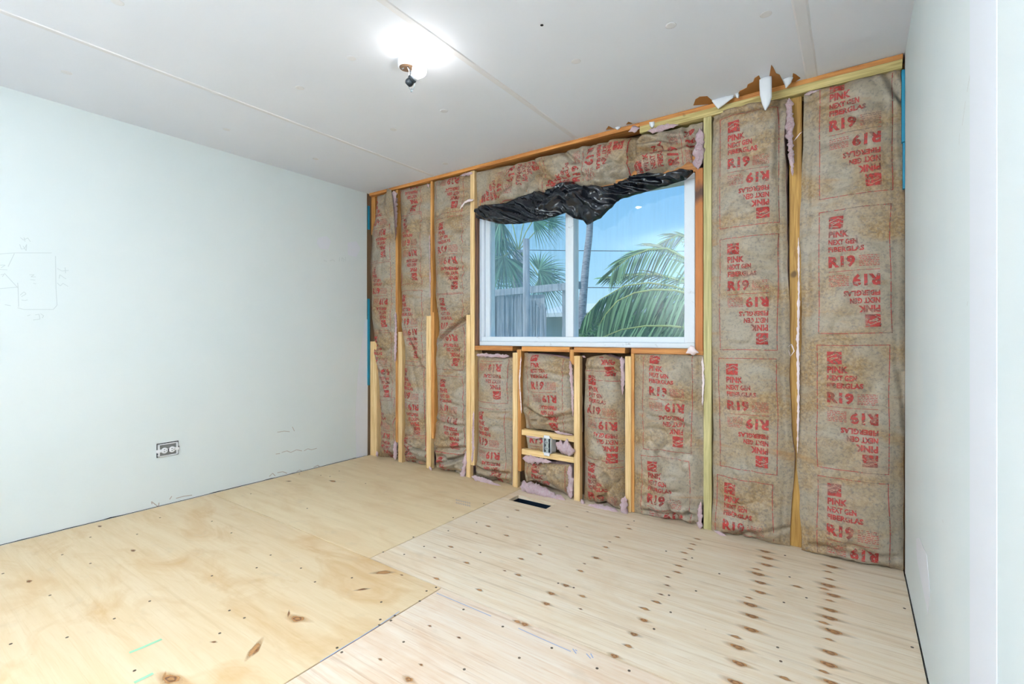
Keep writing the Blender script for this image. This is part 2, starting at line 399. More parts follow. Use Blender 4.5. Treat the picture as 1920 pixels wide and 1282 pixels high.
# top plates and rough sill
xa = wall(1199, 250).x
MB().box(.02, xa, -.004, .1, H - .026, H - .001, .002).build('top_plate', M['oldwood_h'], WB)
MB().box(xa, W - .006, -.004, .1, H - .026, H - .001, .002).build('top_plate', M['oldwood_h'], WB)
MB().box(xa + .004, W - .008, -.010, .09, H - .066, H - .0265, .002).build('top_plate', M['pt_h'], WB)
zs1 = wall(1200, 652.5).z; zs0 = wall(1200, 663).z
for a, b in ((890, 961), (978, 1068), (1076, 1172)):
    MB().box(wall(a, 655).x, wall(b, 655).x, -.001, .135, zs0, zs1, .002).build('rough_sill', M['oldwood_h'], WB)
MB().box(wall(1183, 655).x, wall(1318, 655).x, .004, .135, zs0, zs1, .002).build('rough_sill', M['oldwood_h'], WB)
MB().box(wall(896, 600).x, wall(1304, 600).x, .02, .135, OZ1, OZ1 + .09, .002).build('header', M['oldwood_h'], WB)
bx0, bx1 = wall(978, 800).x, wall(1076, 800).x
MB().box(bx0, bx1, .0, .038, wall(978, 815).z, wall(978, 804.5).z, .0015).build('blocking', M['pine_h'], WB)
MB().box(bx0, bx1, .0, .038, wall(978, 851.5).z, wall(978, 841).z, .0015).build('blocking', M['pine_h'], WB)
# teal sheathing edges in both corners
MB().box(.001, .010, -.008, .012, wall(691, 722).z, wall(691, 560).z).build('sheathing_strip', M['teal'], WB)
MB().box(.001, .010, -.006, .012, wall(691, 430).z, wall(691, 386).z).build('sheathing_strip', M['teal'], WB)
MB().box(W - .012, W - .001, -.022, .012, wall(1696, 268).z, wall(1696, 134).z).build('sheathing_strip', M['teal'], WB)
MB().box(W - .008, W - .001, -.022, .012, wall(1696, 355).z, wall(1696, 270).z).build('sheathing_strip', M['teal'], WB)

# ------------------------------------------------------------------ window
WY = .026
fx0, fx1 = wall(897.5, 600, WY).x, wall(1303, 600, WY).x; fz0 = zs1 + .001; fz1 = OZ1 - .002
gx_m0, gx_m1 = wall(1061, 600, .05).x, wall(1077, 600, .05).x
jx1 = wall(1285, 600, .05).x; jx0 = wall(919, 600, .06).x; gz = wall(1200, 631.5, .05).z
WN = empty('window_1', (0.5 * (fx0 + fx1), .06, fz0), kind='structure', label='white aluminium two-pane sliding window with a dusty sash beside the mullion')
MB().box(fx0, fx1, WY, .13, fz0, fz0 + .030, .003).build('frame_rail', M['frame'], WN)
MB().box(fx0, fx1, .045, .13, fz0 + .030, gz, .003).build('sill_track', M['frame'], WN)
MB().box(fx0, fx1, WY, .13, fz1 - .03, fz1, .003).build('frame_rail', M['frame'], WN)
m = MB(); m.box(jx1, fx1, WY, .13, fz0 + .03, fz1 - .03, .003); m.build('frame_jamb', M['frame'], WN)
MB().box(fx0, fx0 + .012, WY, .13, fz0 + .03, fz1 - .03, .002).build('frame_jamb', M['aluminium'], WN)
jw = jx0 - fx0
MB().box(fx0 + .012, fx0 + .012 + (jw - .012) * .40, .040, .12, gz, fz1 - .03, .002).build('jamb_channel', M['aluminium'], WN)
MB().box(fx0 + .012 + (jw - .012) * .40, jx0, .056, .12, gz, fz1 - .03, .002).build('sash_stile', M['aluminium'], WN)
MB().box(gx_m0, gx_m0 + (gx_m1 - gx_m0) * .33, .044, .11, gz, fz1 - .03, .002).build('sash_stile', M['aluminium'], WN)
MB().box(gx_m0 + (gx_m1 - gx_m0) * .33, gx_m1, .036, .11, gz, fz1 - .03, .002).build('mullion', M['frame'], WN)
MB().box(jx0 - .004, gx_m0 + .004, .072, .076, gz - .004, fz1 - .02).build('pane', M['glass_dusty'], WN, label='dusty streaked pane')
MB().box(gx_m1 - .004, jx1 + .004, .062, .066, gz - .004, fz1 - .02).build('pane', M['glass_clear'], WN, label='clear pane')

# ------------------------------------------------------------------ printed unit of the paper facing
def text2d(s, x, y, w, h, bold=.02):
    c = bpy.data.curves.new('t', 'FONT'); c.body = s; c.size = 1.0; c.offset = bold; c.resolution_u = 2; c.space_character = 1.04
    o = bpy.data.objects.new('t', c); COL.objects.link(o); dg = bpy.context.evaluated_depsgraph_get(); dg.update()
    me = o.evaluated_get(dg).to_mesh(); vs_ = [(v.co.x, v.co.y) for v in me.vertices]; fs = [tuple(p.vertices) for p in me.polygons]
    o.evaluated_get(dg).to_mesh_clear(); bpy.data.objects.remove(o); bpy.data.curves.remove(c)
    x0 = min(v[0] for v in vs_); x1 = max(v[0] for v in vs_); y0 = min(v[1] for v in vs_); y1 = max(v[1] for v in vs_)
    return [(x + (v[0] - x0) / (x1 - x0) * w, y + (v[1] - y0) / (y1 - y0) * h) for v in vs_], fs
class P2:
    def __init__(s): s.v = []; s.f = []
    def add(s, v, f): n = len(s.v); s.v += v; s.f += [tuple(i + n for i in a) for a in f]
    def rect(s, x0, y0, x1, y1): s.add([(x0, y0), (x1, y0), (x1, y1), (x0, y1)], [(0, 1, 2, 3)])
def subdiv(p, L):
    bm = bmesh.new(); vv = [bm.verts.new((a, b, 0)) for a, b in p.v]
    for f in p.f:
        try: bm.faces.new([vv[i] for i in f])
        except ValueError: pass
    bmesh.ops.triangulate(bm, faces=list(bm.faces))
    for _ in range(6):
        ed = [e for e in bm.edges if e.calc_length() > L]
        if not ed: break
        bmesh.ops.subdivide_edges(bm, edges=ed, cuts=1); bmesh.ops.triangulate(bm, faces=list(bm.faces))
    bm.verts.index_update(); r = ([(v.co.x, v.co.y) for v in bm.verts], [tuple(v.index for v in f.verts) for f in bm.faces]); bm.free(); return r
FW, FH, PERIOD = .270, .570, .620
def unit():
    half = P2(); x = -FW / 2 + .040
    half.add(*text2d('R19', x, .017, .102, .054, .05))
    half.add(*text2d('FIBERGLAS', x, .090, .136, .025, .05)); half.add(*text2d('NEXT GEN', x, .124, .112, .026, .05)); half.add(*text2d('PINK', x, .159, .080, .031, .055))
    for k in range(7):                                          # the small-print lines beside R19
        yy = .018 + k * .0075; xx = .02
        while xx < .092: w_ = random.uniform(.006, .018); half.rect(xx, yy, min(xx + w_, .094), yy + .0028); xx += w_ + .003
    n_ = 15; s_ = .056 / n_                                       # square emblem with a light roof line and waves left open
    for i in range(n_):
        for j in range(n_):
            a = (i + .5) / n_; b = (j + .5) / n_
            roof = abs(b - (.55 + .30 * (1 - abs(a - .62) / .62))) < .035
            wave = abs(b - (.30 + .22 * sin(a * 3.0))) < .03 and a > .15
            diag = abs(b - (.18 + .55 * a)) < .03 and .2 < a < .8
            if not (roof or wave or diag): half.rect(x + i * s_, .200 + j * s_, x + (i + 1) * s_, .200 + (j + 1) * s_)
    u = P2(); u.add(half.v, half.f); u.add([(-a, -b) for a, b in half.v], half.f)
    u.rect(-FW / 2 + .040, -.0012, FW / 2 - .040, .0012)
    t = .0028
    fr = P2(); fr.rect(-FW / 2, -FH / 2, -FW / 2 + t, FH / 2); fr.rect(FW / 2 - t, -FH / 2, FW / 2, FH / 2); fr.rect(-FW / 2, -FH / 2, FW / 2, -FH / 2 + t); fr.rect(-FW / 2, FH / 2 - t, FW / 2, FH / 2)
    u.add(fr.v, fr.f); return subdiv(u, .016)
UNIT = unit()

# ------------------------------------------------------------------ insulation batts
def interp(poly, z):
    """poly sorted by z descending: list of (x,z)"""
    if z >= poly[0][1]: return poly[0][0]
    for (xa, za), (xb, zb) in zip(poly, poly[1:]):
        if za >= z >= zb:
            t = 0 if za == zb else (za - z) / (za - zb); t = t * t * (3 - 2 * t); return xa + (xb - xa) * t
    return poly[-1][0]
def wpoly(pp): return [(lambda q: (q.x, q.z))(wall(a, b)) for a, b in pp]
def segd(x, z, a, b):
    ax, az = a; bx, bz = b; dx, dz = bx - ax, bz - az; L = dx * dx + dz * dz + 1e-9
    t = max(0, min(1, ((x - ax) * dx + (z - az) * dz) / L)); return math.hypot(x - ax - t * dx, z - az - t * dz)
class Batt:
    def __init__(s, label, L, Rr, top, bot, bulge=.03, edge=.02, prints=(), rot=0, creases=(), crumple=1.0, seed=0, pscale=1.0, flange=.02, pinks=(), single=False, wav=.004, fmax=None):
        s.L = wpoly(L); s.R = wpoly(Rr); s.T = [(q.x, q.z) for q in (wall(a, b) for a, b in top)]; s.B = [(q.x, q.z) for q in (wall(a, b) for a, b in bot)]
        s.bulge, s.edge, s.seed, s.cr, s.flange, s.wav = bulge, edge, seed * 7.31, crumple, flange, wav
        s.creases = [((wall(*a).x, wall(*a).z), (wall(*b).x, wall(*b).z), d, w) for a, b, d, w in creases]
        zt = max(z for _, z in s.T); zb = max(.003, min(z for _, z in s.B))
        xm = (s.L[len(s.L) // 2][0] + s.R[len(s.R) // 2][0]) / 2
        e_ = s.e = empty('insulation_batt', (xm, .05, max(0.0, zb)), label, 'insulation', 'paper-faced batts in the opened wall')
        s.build(); s.letter(prints, rot, single, pscale)
        for pk in pinks: pink_strip(e_, *pk)
    def lr(s, z):
        k = .5 * s.wav
        return interp(s.L, z) + k * noise.noise((z * 9, s.seed, 1)) * 2, interp(s.R, z) + k * noise.noise((z * 9, s.seed, 5)) * 2
    def tb(s, u):
        def ip(pl, u):
            f = u * (len(pl) - 1); i = min(int(f), len(pl) - 2); t = f - i; return pl[i][1] * (1 - t) + pl[i + 1][1] * t
        return ip(s.T, u) + .005 * noise.noise((u * 5, s.seed, 9)), max(.003, ip(s.B, u) + .012 * noise.noise((u * 5, s.seed, 3)))
    def depth(s, x, z):
        xl, xr = s.lr(z); w = max(xr - xl, .02); u = max(0, min(1, (x - xl) / w)); zt, zb = s.tb(u)
        p = 1 - abs(2 * u - 1) ** 2.6
        ends = min(1, max(0, (zt - z) / .05)) ** .5 * min(1, max(0, (z - zb) / .06)) ** .6
        b = s.bulge * (.72 + .55 * noise.noise((x * 2, z * 2.2, s.seed)))
        y = s.edge + .012 - (b * 1.2 + s.edge * .3 + .012) * p * (.25 + .75 * ends)
        q = s.seed
        wx = x + .03 * noise.noise((x * 4, z * 4, q + 2)); wz = z + .03 * noise.noise((x * 4, z * 4, q + 6))
        r1 = 1 - abs(noise.noise((wx * 5.5, wz * 8, q + 11))) * 2
        r2 = 1 - abs(noise.noise((wx * 13, wz * 17 + wx * 6, q + 21))) * 2
        low = noise.noise((x * 7, z * 4, q + 31))
        amt = s.cr * (.55 + .9 * max(0, noise.noise((x * 2.1, z * 1.7, q + 41))) + .9 * max(0, 1 - (z - zb) / .22) * (1 if zb < .1 else .3))
        y += amt * (.014 * low + .020 * max(0, r1) ** 3 * p + .010 * max(0, r2) ** 3 * p)
        dl = x - xl; dr = xr - x
        if s.flange: y += .008 * exp(-((dl - s.flange) / .004) ** 2) + .008 * exp(-((dr - s.flange) / .004) ** 2)
        for a, b2, d, w_ in s.creases:
            k = segd(x, z, a, b2)
            if k < 4 * w_: y += d * exp(-(k / w_) ** 2) - .45 * d * exp(-((k - 1.9 * w_) / w_) ** 2)
        return y
    def build(s):
        xs = [x for x, _ in s.L + s.R]; zt = max(z for _, z in s.T); zb = min(z for _, z in s.B)
        nu = max(10, int((max(xs) - min(xs)) / .0085)); nv = max(8, int((zt - zb) / .0095))
        v = []; f = []
        for j in range(nv + 1):
            for i in range(nu + 1):
                u = i / nu; t, b = s.tb(u); z = b + (t - b) * j / nv; xl, xr = s.lr(z); x = xl + (xr - xl) * u
                v.append((x, s.depth(x, z), z))
        for j in range(nv):
            for i in range(nu):
                a = j * (nu + 1) + i; f.append((a, a + 1, a + nu + 2, a + nu + 1))
        mk('kraft_facing', v, f, M['kraft'], s.e, smooth=True)
        # fiberglass body behind the paper
        ring = [i for i in range(nu + 1)] + [j * (nu + 1) + nu for j in range(1, nv + 1)] + [nv * (nu + 1) + i for i in range(nu - 1, -1, -1)] + [j * (nu + 1) for j in range(nv - 1, 0, -1)]
        cx_ = sum(v[i][0] for i in ring) / len(ring); cz_ = sum(v[i][2] for i in ring) / len(ring)
        pv = []; n = len(ring)
        for i in ring: x, y, z = v[i]; pv.append((x, y + .003, z))
        for i in ring: x, y, z = v[i]; pv.append((x, .125, z))
        mk('fiberglass_core', pv, [(i, (i + 1) % n, (i + 1) % n + n, i + n) for i in range(n)] + [tuple(range(n, 2 * n))], M['pink'], s.e)
    def letter(s, prints, rot, single, sc):
        V = []; Fc = []
        cs = []
        for (px, py) in prints:
            c = wall(px, py); cs.append((c.x, c.z))
        rx = {0: (1, 0), 90: (0, 1)}[rot]; ry = {0: (0, 1), 90: (-1, 0)}[rot]
        for (cx_, cz_) in cs:
            pts = []; ok = []
            for (a, b) in UNIT[0]:
                a *= sc; b *= sc
                x = cx_ + a * rx[0] + b * ry[0]; z = cz_ + a * rx[1] + b * ry[1]
                x += .007 * noise.noise((x * 4, z * 5, s.seed + 50)) * s.cr; z += .007 * noise.noise((x * 4, z * 5, s.seed + 60)) * s.cr
                xl, xr = s.lr(z); w = max(xr - xl, .01); u = (x - xl) / w; t, bt = s.tb(max(0, min(1, u)))
                ok.append(.012 < u < .988 and bt + .006 < z < t - .006); pts.append((x, z))
            idx = {}
            for f in UNIT[1]:
                if all(ok[i] for i in f):
                    g = []
                    for i in f:
                        if i not in idx: idx[i] = len(V); V.append((pts[i][0], s.depth(*pts[i]) - .0014, pts[i][1]))
                        g.append(idx[i])
                    Fc.append(tuple(g))
        if Fc: mk('printed_lettering', V, Fc, M['ink'], s.e, smooth=True, label='worn red printing on the kraft paper', kind='stuff' if single else None)

def pink_strip(parent, pts, r, y=0.0, n=14, mat='pink'):
    """lumpy strip of loose fiberglass following pixel points; r in metres (width), flattened in depth"""
    P = [wall(a, b, y) for a, b in pts]; rs = r if isinstance(r, (list, tuple)) else [r] * len(P)
    Q = []; Rr = []
    for i in range(len(P) - 1):
        k = max(2, int((P[i + 1] - P[i]).length / .009))
        for j in range(k): t = j / k; Q.append(P[i].lerp(P[i + 1], t)); Rr.append(rs[i] * (1 - t) + rs[i + 1] * t)
    Q.append(P[-1]); Rr.append(rs[-1]); v = []; f = []; N = len(Q)
    for i, q in enumerate(Q):
        t = (Q[min(i + 1, N - 1)] - Q[max(0, i - 1)]).normalized(); a = Vector((-t.z, 0, t.x)); tip = min(1, (i + .35) / 3, (N - 1 - i + .35) / 3)
        for k in range(n):
            an = 2 * pi * k / n; d = a * cos(an) + Vector((0, -1, 0)) * sin(an) * .7; p = q + d * Rr[i] * tip
            nz = 1 + .7 * noise.noise(p * 38) + .6 * noise.noise(p * 95) + .35 * noise.noise(p * 210); v.append(q + d * Rr[i] * tip * nz)
    for i in range(N - 1):
        for k in range(n): k2 = (k + 1) % n; f.append((i * n + k, i * n + k2, (i + 1) * n + k2, (i + 1) * n + k))
    f.append(tuple(range(n))); f.append(tuple((N - 1) * n + k for k in range(n)))
    mk('loose_fiberglass', v, f, M[mat], parent, smooth=True)

BATT_A = Batt('narrow kraft-paper insulation batt in the corner bay with its top folded back over pink fiberglass',
     [(702, 368), (699, 405), (691, 440), (689, 500), (691, 560), (695, 640), (703, 700), (708, 780), (709, 858)], [(741, 357), (741, 450), (742, 600), (741, 700), (742, 866)],
     [(702, 366), (741, 356)], [(709, 860), (742, 866)], bulge=.045, edge=.022, prints=[(713, 427), (713, 556), (713, 686), (717, 806)], creases=[((727, 362), (740, 440), .022, .016), ((700, 640), (742, 800), .02, .014), ((706, 800), (738, 845), .016, .012)], crumple=1.5, seed=1,
     pinks=[([(738, 358), (740.5, 400), (741.5, 446)], [.028, .02, .006], -.012), ([(742, 585), (742, 640), (741, 680)], [.008, .012, .005], -.006), ([(741, 826), (741, 862)], [.014, .02], .0), ([(706, 845), (708, 856)], [.015, .02], .0)])
Batt('kraft-paper insulation batt between the two short pale studs next to the corner bay',
     [(745, 355), (745.5, 480), (748, 600), (754, 700), (753, 790), (752, 870)], [(803, 341), (806, 420), (807.5, 520), (803, 590), (800, 700), (799, 880)],
     [(745, 355), (804, 341)], [(753, 872), (799, 882)], bulge=.05, edge=.024, prints=[(768, 339), (770, 467), (770, 612), (772, 752), (772, 880)], creases=[((752, 600), (790, 690), .016, .02), ((760, 830), (798, 852), .022, .014), ((755, 860), (775, 835), .02, .012)], crumple=1.5, seed=2,
     pinks=[([(801, 344), (804, 352)], .012, -.004), ([(805.5, 440), (807, 560)], .004, -.004), ([(805, 874), (809, 882)], .014, -.03)])
Batt('kraft-paper insulation batt beside the window, pinched by a diagonal fold at half height',
     [(810, 338), (809.5, 450), (811, 545), (818, 610), (813, 680), (816, 760), (808, 830), (812, 884)], [(884, 324), (884, 500), (880, 570), (875, 600), (874, 780), (873, 895)],
     [(810, 339), (884, 321)], [(812, 884), (873, 897)], bulge=.055, edge=.022, prints=[(842, 330), (842, 479), (842, 622), (842, 776), (842, 918)], creases=[((822, 640), (882, 590), .032, .016), ((815, 790), (872, 800), .016, .014), ((812, 838), (872, 842), .022, .014), ((815, 872), (870, 856), .024, .012)], crumple=1.6, seed=3,
     pinks=[([(862, 329), (886, 324)], [.006, .016], -.004), ([(866, 900), (872, 870), (874, 845)], [.022, .016, .006], -.006), ([(862, 392), (872, 378), (888, 374)], [.004, .008, .012], -.03, 10, 'white_fluff')])
Batt('long crumpled kraft-paper insulation batt laid sideways over the window header',
     [(891, 320), (890, 400)], [(1317, 225), (1314, 262), (1304, 330)],
     [(891, 322), (960, 306), (1060, 282), (1120, 268), (1180, 252), (1235, 248), (1317, 226)], [(890, 404), (960, 386), (1060, 362), (1180, 336), (1304, 316)], bulge=.075, edge=.012, prints=[(953, 344), (1100, 312), (1276, 277)], rot=90,
     creases=[((1195, 245), (1187, 330), .03, .018), ((1200, 268), (1310, 262), .03, .016), ((1205, 290), (1300, 268), .024, .014), ((1130, 330), (1200, 290), .02, .014), ((1215, 246), (1260, 268), .018, .014), ((1060, 290), (1140, 345), .012, .012), ((1285, 235), (1306, 300), .02, .014)], crumple=2.6, seed=4, flange=0, fmax=1,
     pinks=[([(1312, 240), (1311, 280), (1309, 318)], [.012, .024, .016], -.012), ([(1178, 247), (1190, 242), (1200, 240)], [.008, .02, .014], -.02), ([(1214, 246), (1240, 240), (1272, 234)], [.01, .016, .006], -.02)])
Batt('kraft-paper insulation batt under the sill, between the window stud and the outlet bay',
     [(890, 666), (892, 740), (892, 800), (890, 850), (889, 898)], [(957, 668), (958, 780), (955, 850), (956, 912)],
     [(890, 668), (957, 671)], [(889, 896), (956, 912)], bulge=.05, edge=.022, prints=[(922, 677), (920, 839)], creases=[((895, 875), (950, 890), .022, .014), ((900, 770), (950, 775), .01, .01)], crumple=1.3, seed=5,
     pinks=[([(893, 665.5), (955, 667.5)], .011, .0), ([(884, 893), (900, 898), (925, 907), (940, 911)], [.012, .018, .014, .006], -.03), ([(888, 770), (887, 840), (885, 868)], [.006, .010, .006], -.002)])
Batt('kraft-paper insulation batt above the wooden outlet blocking, its foot folded under',
     [(978, 662), (975, 700), (976, 750), (981, 800)], [(1066, 668), (1073, 690), (1075, 750), (1076, 812)],
     [(978, 662), (1040, 664), (1066, 674)], [(981, 803), (1076, 815)], bulge=.06, edge=.018, prints=[(1023, 734)], creases=[((982, 765), (1020, 785), .026, .016), ((1000, 790), (1072, 778), .024, .014), ((990, 690), (1070, 706), .01, .012)], crumple=1.4, seed=6,
     pinks=[([(1069, 676), (1073, 730), (1074, 780)], [.012, .008, .004], -.004), ([(1040, 808), (1050, 812), (1074, 815)], [.014, .008, .006], -.03), ([(977, 668), (974, 715), (978, 775)], .004, -.012, 10, 'white_fluff')])
Batt('small piece of kraft-paper insulation held between the two wooden blocks',
     [(981, 818), (984, 843)], [(1013, 822), (1013, 849)], [(981, 817), (1013, 822)], [(982, 842), (1013, 849)], bulge=.0, edge=.03, prints=[(1012, 840)], crumple=.8, seed=7, flange=0,
     pinks=[([(1042, 830), (1056, 838), (1070, 845), (1078, 846)], [.022, .034, .036, .022], -.025), ([(985, 817), (1014, 821)], .008, .006)])
Batt('short kraft-paper insulation batt under the outlet blocking with its foot torn off at a slant',
     [(979, 866), (980, 888), (982, 905)], [(1064, 876), (1066, 938)], [(979, 865), (1064, 874)], [(982, 902), (1010, 905), (1035, 918), (1066, 938)], bulge=.05, edge=.02, prints=[(1022, 944)], creases=[((981, 868), (988, 900), .012, .01)], crumple=1.0, seed=8, single=True,
     pinks=[([(980, 859), (1000, 861), (1035, 866)], [.022, .022, .006], .0), ([(1069, 872), (1070, 935)], .017, .004), ([(975, 912), (1000, 915), (1030, 928), (1062, 940)], [.028, .036, .026, .012], -.03)])
Batt('buckled kraft-paper insulation batt under the sill, between outlet bay and widest sill batt',
     [(1096, 668), (1092, 700), (1091, 860), (1089, 950)], [(1164, 668), (1168, 720), (1168, 850), (1168, 962)],
     [(1096, 672), (1130, 664), (1164, 676)], [(1089, 946), (1120, 942), (1168, 962)], bulge=.075, edge=.024, prints=[(1128, 625), (1130, 784), (1130, 948)], creases=[((1112, 680), (1104, 760), .022, .016), ((1150, 690), (1166, 720), .02, .012), ((1118, 900), (1110, 940), .02, .016), ((1140, 890), (1160, 945), .022, .018), ((1095, 690), (1160, 697), .012, .012)], crumple=1.7, seed=9,
     pinks=[([(1090, 935), (1096, 950)], [.012, .018], -.02), ([(1102, 947), (1130, 952), (1160, 960)], [.012, .02, .014], -.03), ([(1166, 668), (1168, 700), (1167, 740)], [.014, .012, .006], .0), ([(1092, 667), (1098, 670)], .014, .0)])
Batt('wide kraft-paper insulation batt under the sill beside the greenish stud, sagging onto the floor',
     [(1189, 664), (1186, 740), (1184, 850), (1184, 968)], [(1317, 666), (1316, 760), (1320, 850), (1318, 930), (1308, 1000)],
     [(1189, 664), (1317, 664)], [(1184, 966), (1240, 985), (1308, 1003)], bulge=.05, edge=.006, prints=[(1252, 749), (1248, 952)], creases=[((1210, 958), (1300, 968), .02, .014), ((1290, 960), (1308, 998), .016, .012), ((1200, 770), (1290, 800), .008, .012)], crumple=1.2, seed=10,
     pinks=[([(1172, 930), (1170, 950), (1168, 966)], [.014, .022, .02], -.025), ([(1286, 662), (1296, 657), (1310, 661)], [.008, .022, .014], -.02, 12, 'white_fluff'), ([(1317, 668), (1319, 715), (1317, 760)], [.004, .007, .004], -.012, 10, 'white_fluff'), ([(1314, 940), (1312, 968), (1313, 994)], [.005, .014, .010], -.008)])
Batt('tall kraft-paper insulation batt between the greenish stud and the yellow stud',
     [(1338, 200), (1334, 300), (1332, 420), (1332, 600), (1334, 700), (1336, 800), (1336, 900), (1334, 1000)], [(1476, 184), (1471, 260), (1474, 330), (1476, 480), (1481, 620), (1480, 720), (1484, 800), (1490, 860), (1484, 940), (1480, 1030)],
     [(1338, 210), (1400, 196), (1476, 184)], [(1334, 1000), (1400, 1014), (1480, 1034)], bulge=.05, edge=-.004, prints=[(1404, 321), (1404, 551), (1402, 776), (1396, 1002)], creases=[((1340, 220), (1440, 205), .012, .014), ((1465, 215), (1456, 330), .012, .012), ((1335, 640), (1450, 648), .006, .008), ((1360, 1000), (1480, 992), .012, .012)], crumple=1.0, seed=11, flange=.03,
     pinks=[([(1479, 184), (1482, 260), (1486, 330)], [.012, .015, .006], -.012), ([(1338, 994), (1352, 1001), (1366, 1008)], [.008, .012, .004], -.03), ([(1488, 265), (1500, 250), (1506, 246)], .0025, -.02, 8, 'white_fluff'), ([(1478, 650), (1484, 645), (1489, 658), (1482, 668), (1478, 655)], .0022, -.02, 8, 'white_fluff')])
Batt('widest tall kraft-paper insulation batt in the end bay against the white wall',
     [(1508, 178), (1505, 280), (1500, 420), (1502, 500), (1503, 620), (1498, 740), (1494, 860), (1499, 940), (1504, 1042)], [(1690, 128), (1692, 250), (1697, 380), (1697, 700), (1694, 1072)],
     [(1508, 176), (1600, 152), (1690, 130)], [(1504, 1044), (1600, 1058), (1694, 1076)], bulge=.055, edge=-.006, prints=[(1603, 250), (1601, 508), (1597, 763), (1597, 1012)], creases=[((1660, 140), (1694, 190), .018, .014), ((1510, 640), (1690, 610), .006, .008), ((1688, 700), (1697, 800), .01, .01), ((1520, 1020), (1680, 1045), .012, .014), ((1510, 190), (1560, 175), .01, .012)], crumple=1.0, seed=12, flange=.03,
     pinks=[([(1508, 178), (1540, 167)], [.01, .004], -.012), ([(1497, 445), (1498, 540), (1496, 640), (1497, 760), (1495, 850)], [.003, .004, .006, .005, .002], -.012, 10, 'white_fluff'), ([(1448, 1030), (1462, 1034)], .008, -.03)])

# ------------------------------------------------------------------ black plastic bundled over the window top
def lerp_x(pl, x):
    if x <= pl[0][0]: return pl[0][1]
    for (xa, ya), (xb, yb) in zip(pl, pl[1:]):
        if xa <= x <= xb: return ya + (yb - ya) * (x - xa) / (xb - xa)
    return pl[-1][1]
PT_ = [(891, 392), (907, 384), (948, 381), (973, 369), (1007, 359), (1039, 353), (1051, 342), (1073, 341), (1093, 350), (1105, 346), (1129, 350), (1156, 345), (1188, 328), (1213, 324), (1252, 328), (1276, 318), (1299, 319)]
PB_ = [(891, 408), (938, 420), (973, 420), (1017, 413), (1061, 399), (1075, 409), (1085, 411), (1093, 413), (1100, 422), (1127, 408), (1161, 374), (1213, 359), (1286, 337), (1299, 325)]
def plastic_sheet():
    nu, nv = 260, 56; v = []; f = []; yc = -.045
    for i in range(nu + 1):
        px = 891.5 + (1299 - 891.5) * i / nu; ta = wall(px, lerp_x(PT_, px), yc); bo = wall(px, lerp_x(PB_, px), yc); hh = ta.z - bo.z; X = ta.x
        knot = exp(-((px - 1068) / 26) ** 2) + .6 * exp(-((px - 1108) / 18) ** 2); thick = (.030 + .035 * knot) * min(1, (i + 3) / 14, (nu - i + 3) / 14)
        for j in range(nv + 1):
            t = j / nv; a = t * 2 * pi                                      # once round the bundle: front half then back half
            s_ = .5 - .5 * cos(a); front = sin(a)
            Z = ta.z - hh * s_; Y = yc - thick * front * (1.0 if front > 0 else .45)
            if front > 0:
                q = X * 2.2
                tw = Z * 17 + X * 7 + 1.6 * noise.noise((X * 3, Z * 4, 2)) + 2.4 * knot * noise.noise((X * 9, Z * 9, 3))
                r1 = 1 - 2 * abs(noise.noise((q, tw * .8, 4))); r2 = 1 - 2 * abs(noise.noise((q * 2.3 + 4, tw * 1.9, 8))); r3 = noise.noise((X * 26, Z * 40, 6))
                Y += min(front * 3, 1) * (-.046 * max(0, r1) ** 1.6 - .022 * max(0, r2) ** 2 + .007 * r3 + .034)
                Z += .006 * r3
            v.append((X + .004 * noise.noise((Z * 30, X * 30, 1)), min(Y, .012), Z))
    for i in range(nu):
        for j in range(nv): a = i * (nv + 1) + j; f.append((a, a + 1, a + nv + 2, a + nv + 1))
    return mk('plastic_sheet', v, f, M['plastic'], smooth=True, label='crumpled black plastic sheet bundled across the top of the window', cat='plastic sheet')
plastic_sheet()

# ------------------------------------------------------------------ ceiling lamp holder with bare bulb
fb = cei(763, 113)
LT = empty('ceiling_light', fb, 'bare lit bulb hanging in a black socket from a white ceiling box', 'ceiling light')
MB().lathe([(.040, 0), (.040, -.030), (.036, -.034), (.034, -.034), (.034, -.012)], fb, n=28).build('ceiling_box', M['whiteplastic'], LT, smooth=True, edgesplit=40)
pl = MB().lathe([(.033, -.028), (.033, -.0335), (.030, -.035)], fb + Vector((-.002, .002, 0)), n=24).build('box_interior', M['tan'], LT, smooth=True, edgesplit=40)
sc_ = MB(); sc_.box(fb.x - .020, fb.x - .008, fb.y - .012, fb.y - .009, fb.z - .039, fb.z - .034); sc_.build('screw_slot', M['steel'], LT)
dpt = 2.10
def fx(px, py, dd=0.0): return far(px, py, dpt + dd)
sk = fx(768, 154); bu = fx(786.5, 131.5, -.02); ax = (bu - sk).normalized()
MB().lathe([(.0, -.016), (.012, -.015), (.017, -.008), (.018, 0), (.016, .010), (.019, .014), (.019, .022), (.012, .024)], sk, ax, 18).build('socket', M['blackplastic'], LT, smooth=True, edgesplit=40)
MB().lathe([(.010, .018), (.0135, .020), (.0155, .028), (.018, .034)], sk, ax, 16).build('bulb_collar', M['whiteplastic'], LT, smooth=True)
L_ = (bu - sk).length; rb = .0305
prof = [(.016, L_ - .034), (.021, L_ - .026)] + [(rb * sin(a), L_ - rb * cos(a)) for a in [R(48 + k * 131 / 9) for k in range(10)]]
MB().lathe(prof, sk, ax, 24).build('bulb', M['bulb'], LT, smooth=True)
MB().tube([fb + Vector((.004, -.004, -.030)), fx(767, 132), fx(766.5, 142), fx(766, 149)], .0016, 6).build('wire', M['whiteplastic'], LT, smooth=True)
MB().tube([fb + Vector((.010, -.004, -.030)), fx(770, 134), fx(769.5, 143), fx(769, 150)], .0016, 6).build('wire', M['blackplastic'], LT, smooth=True)
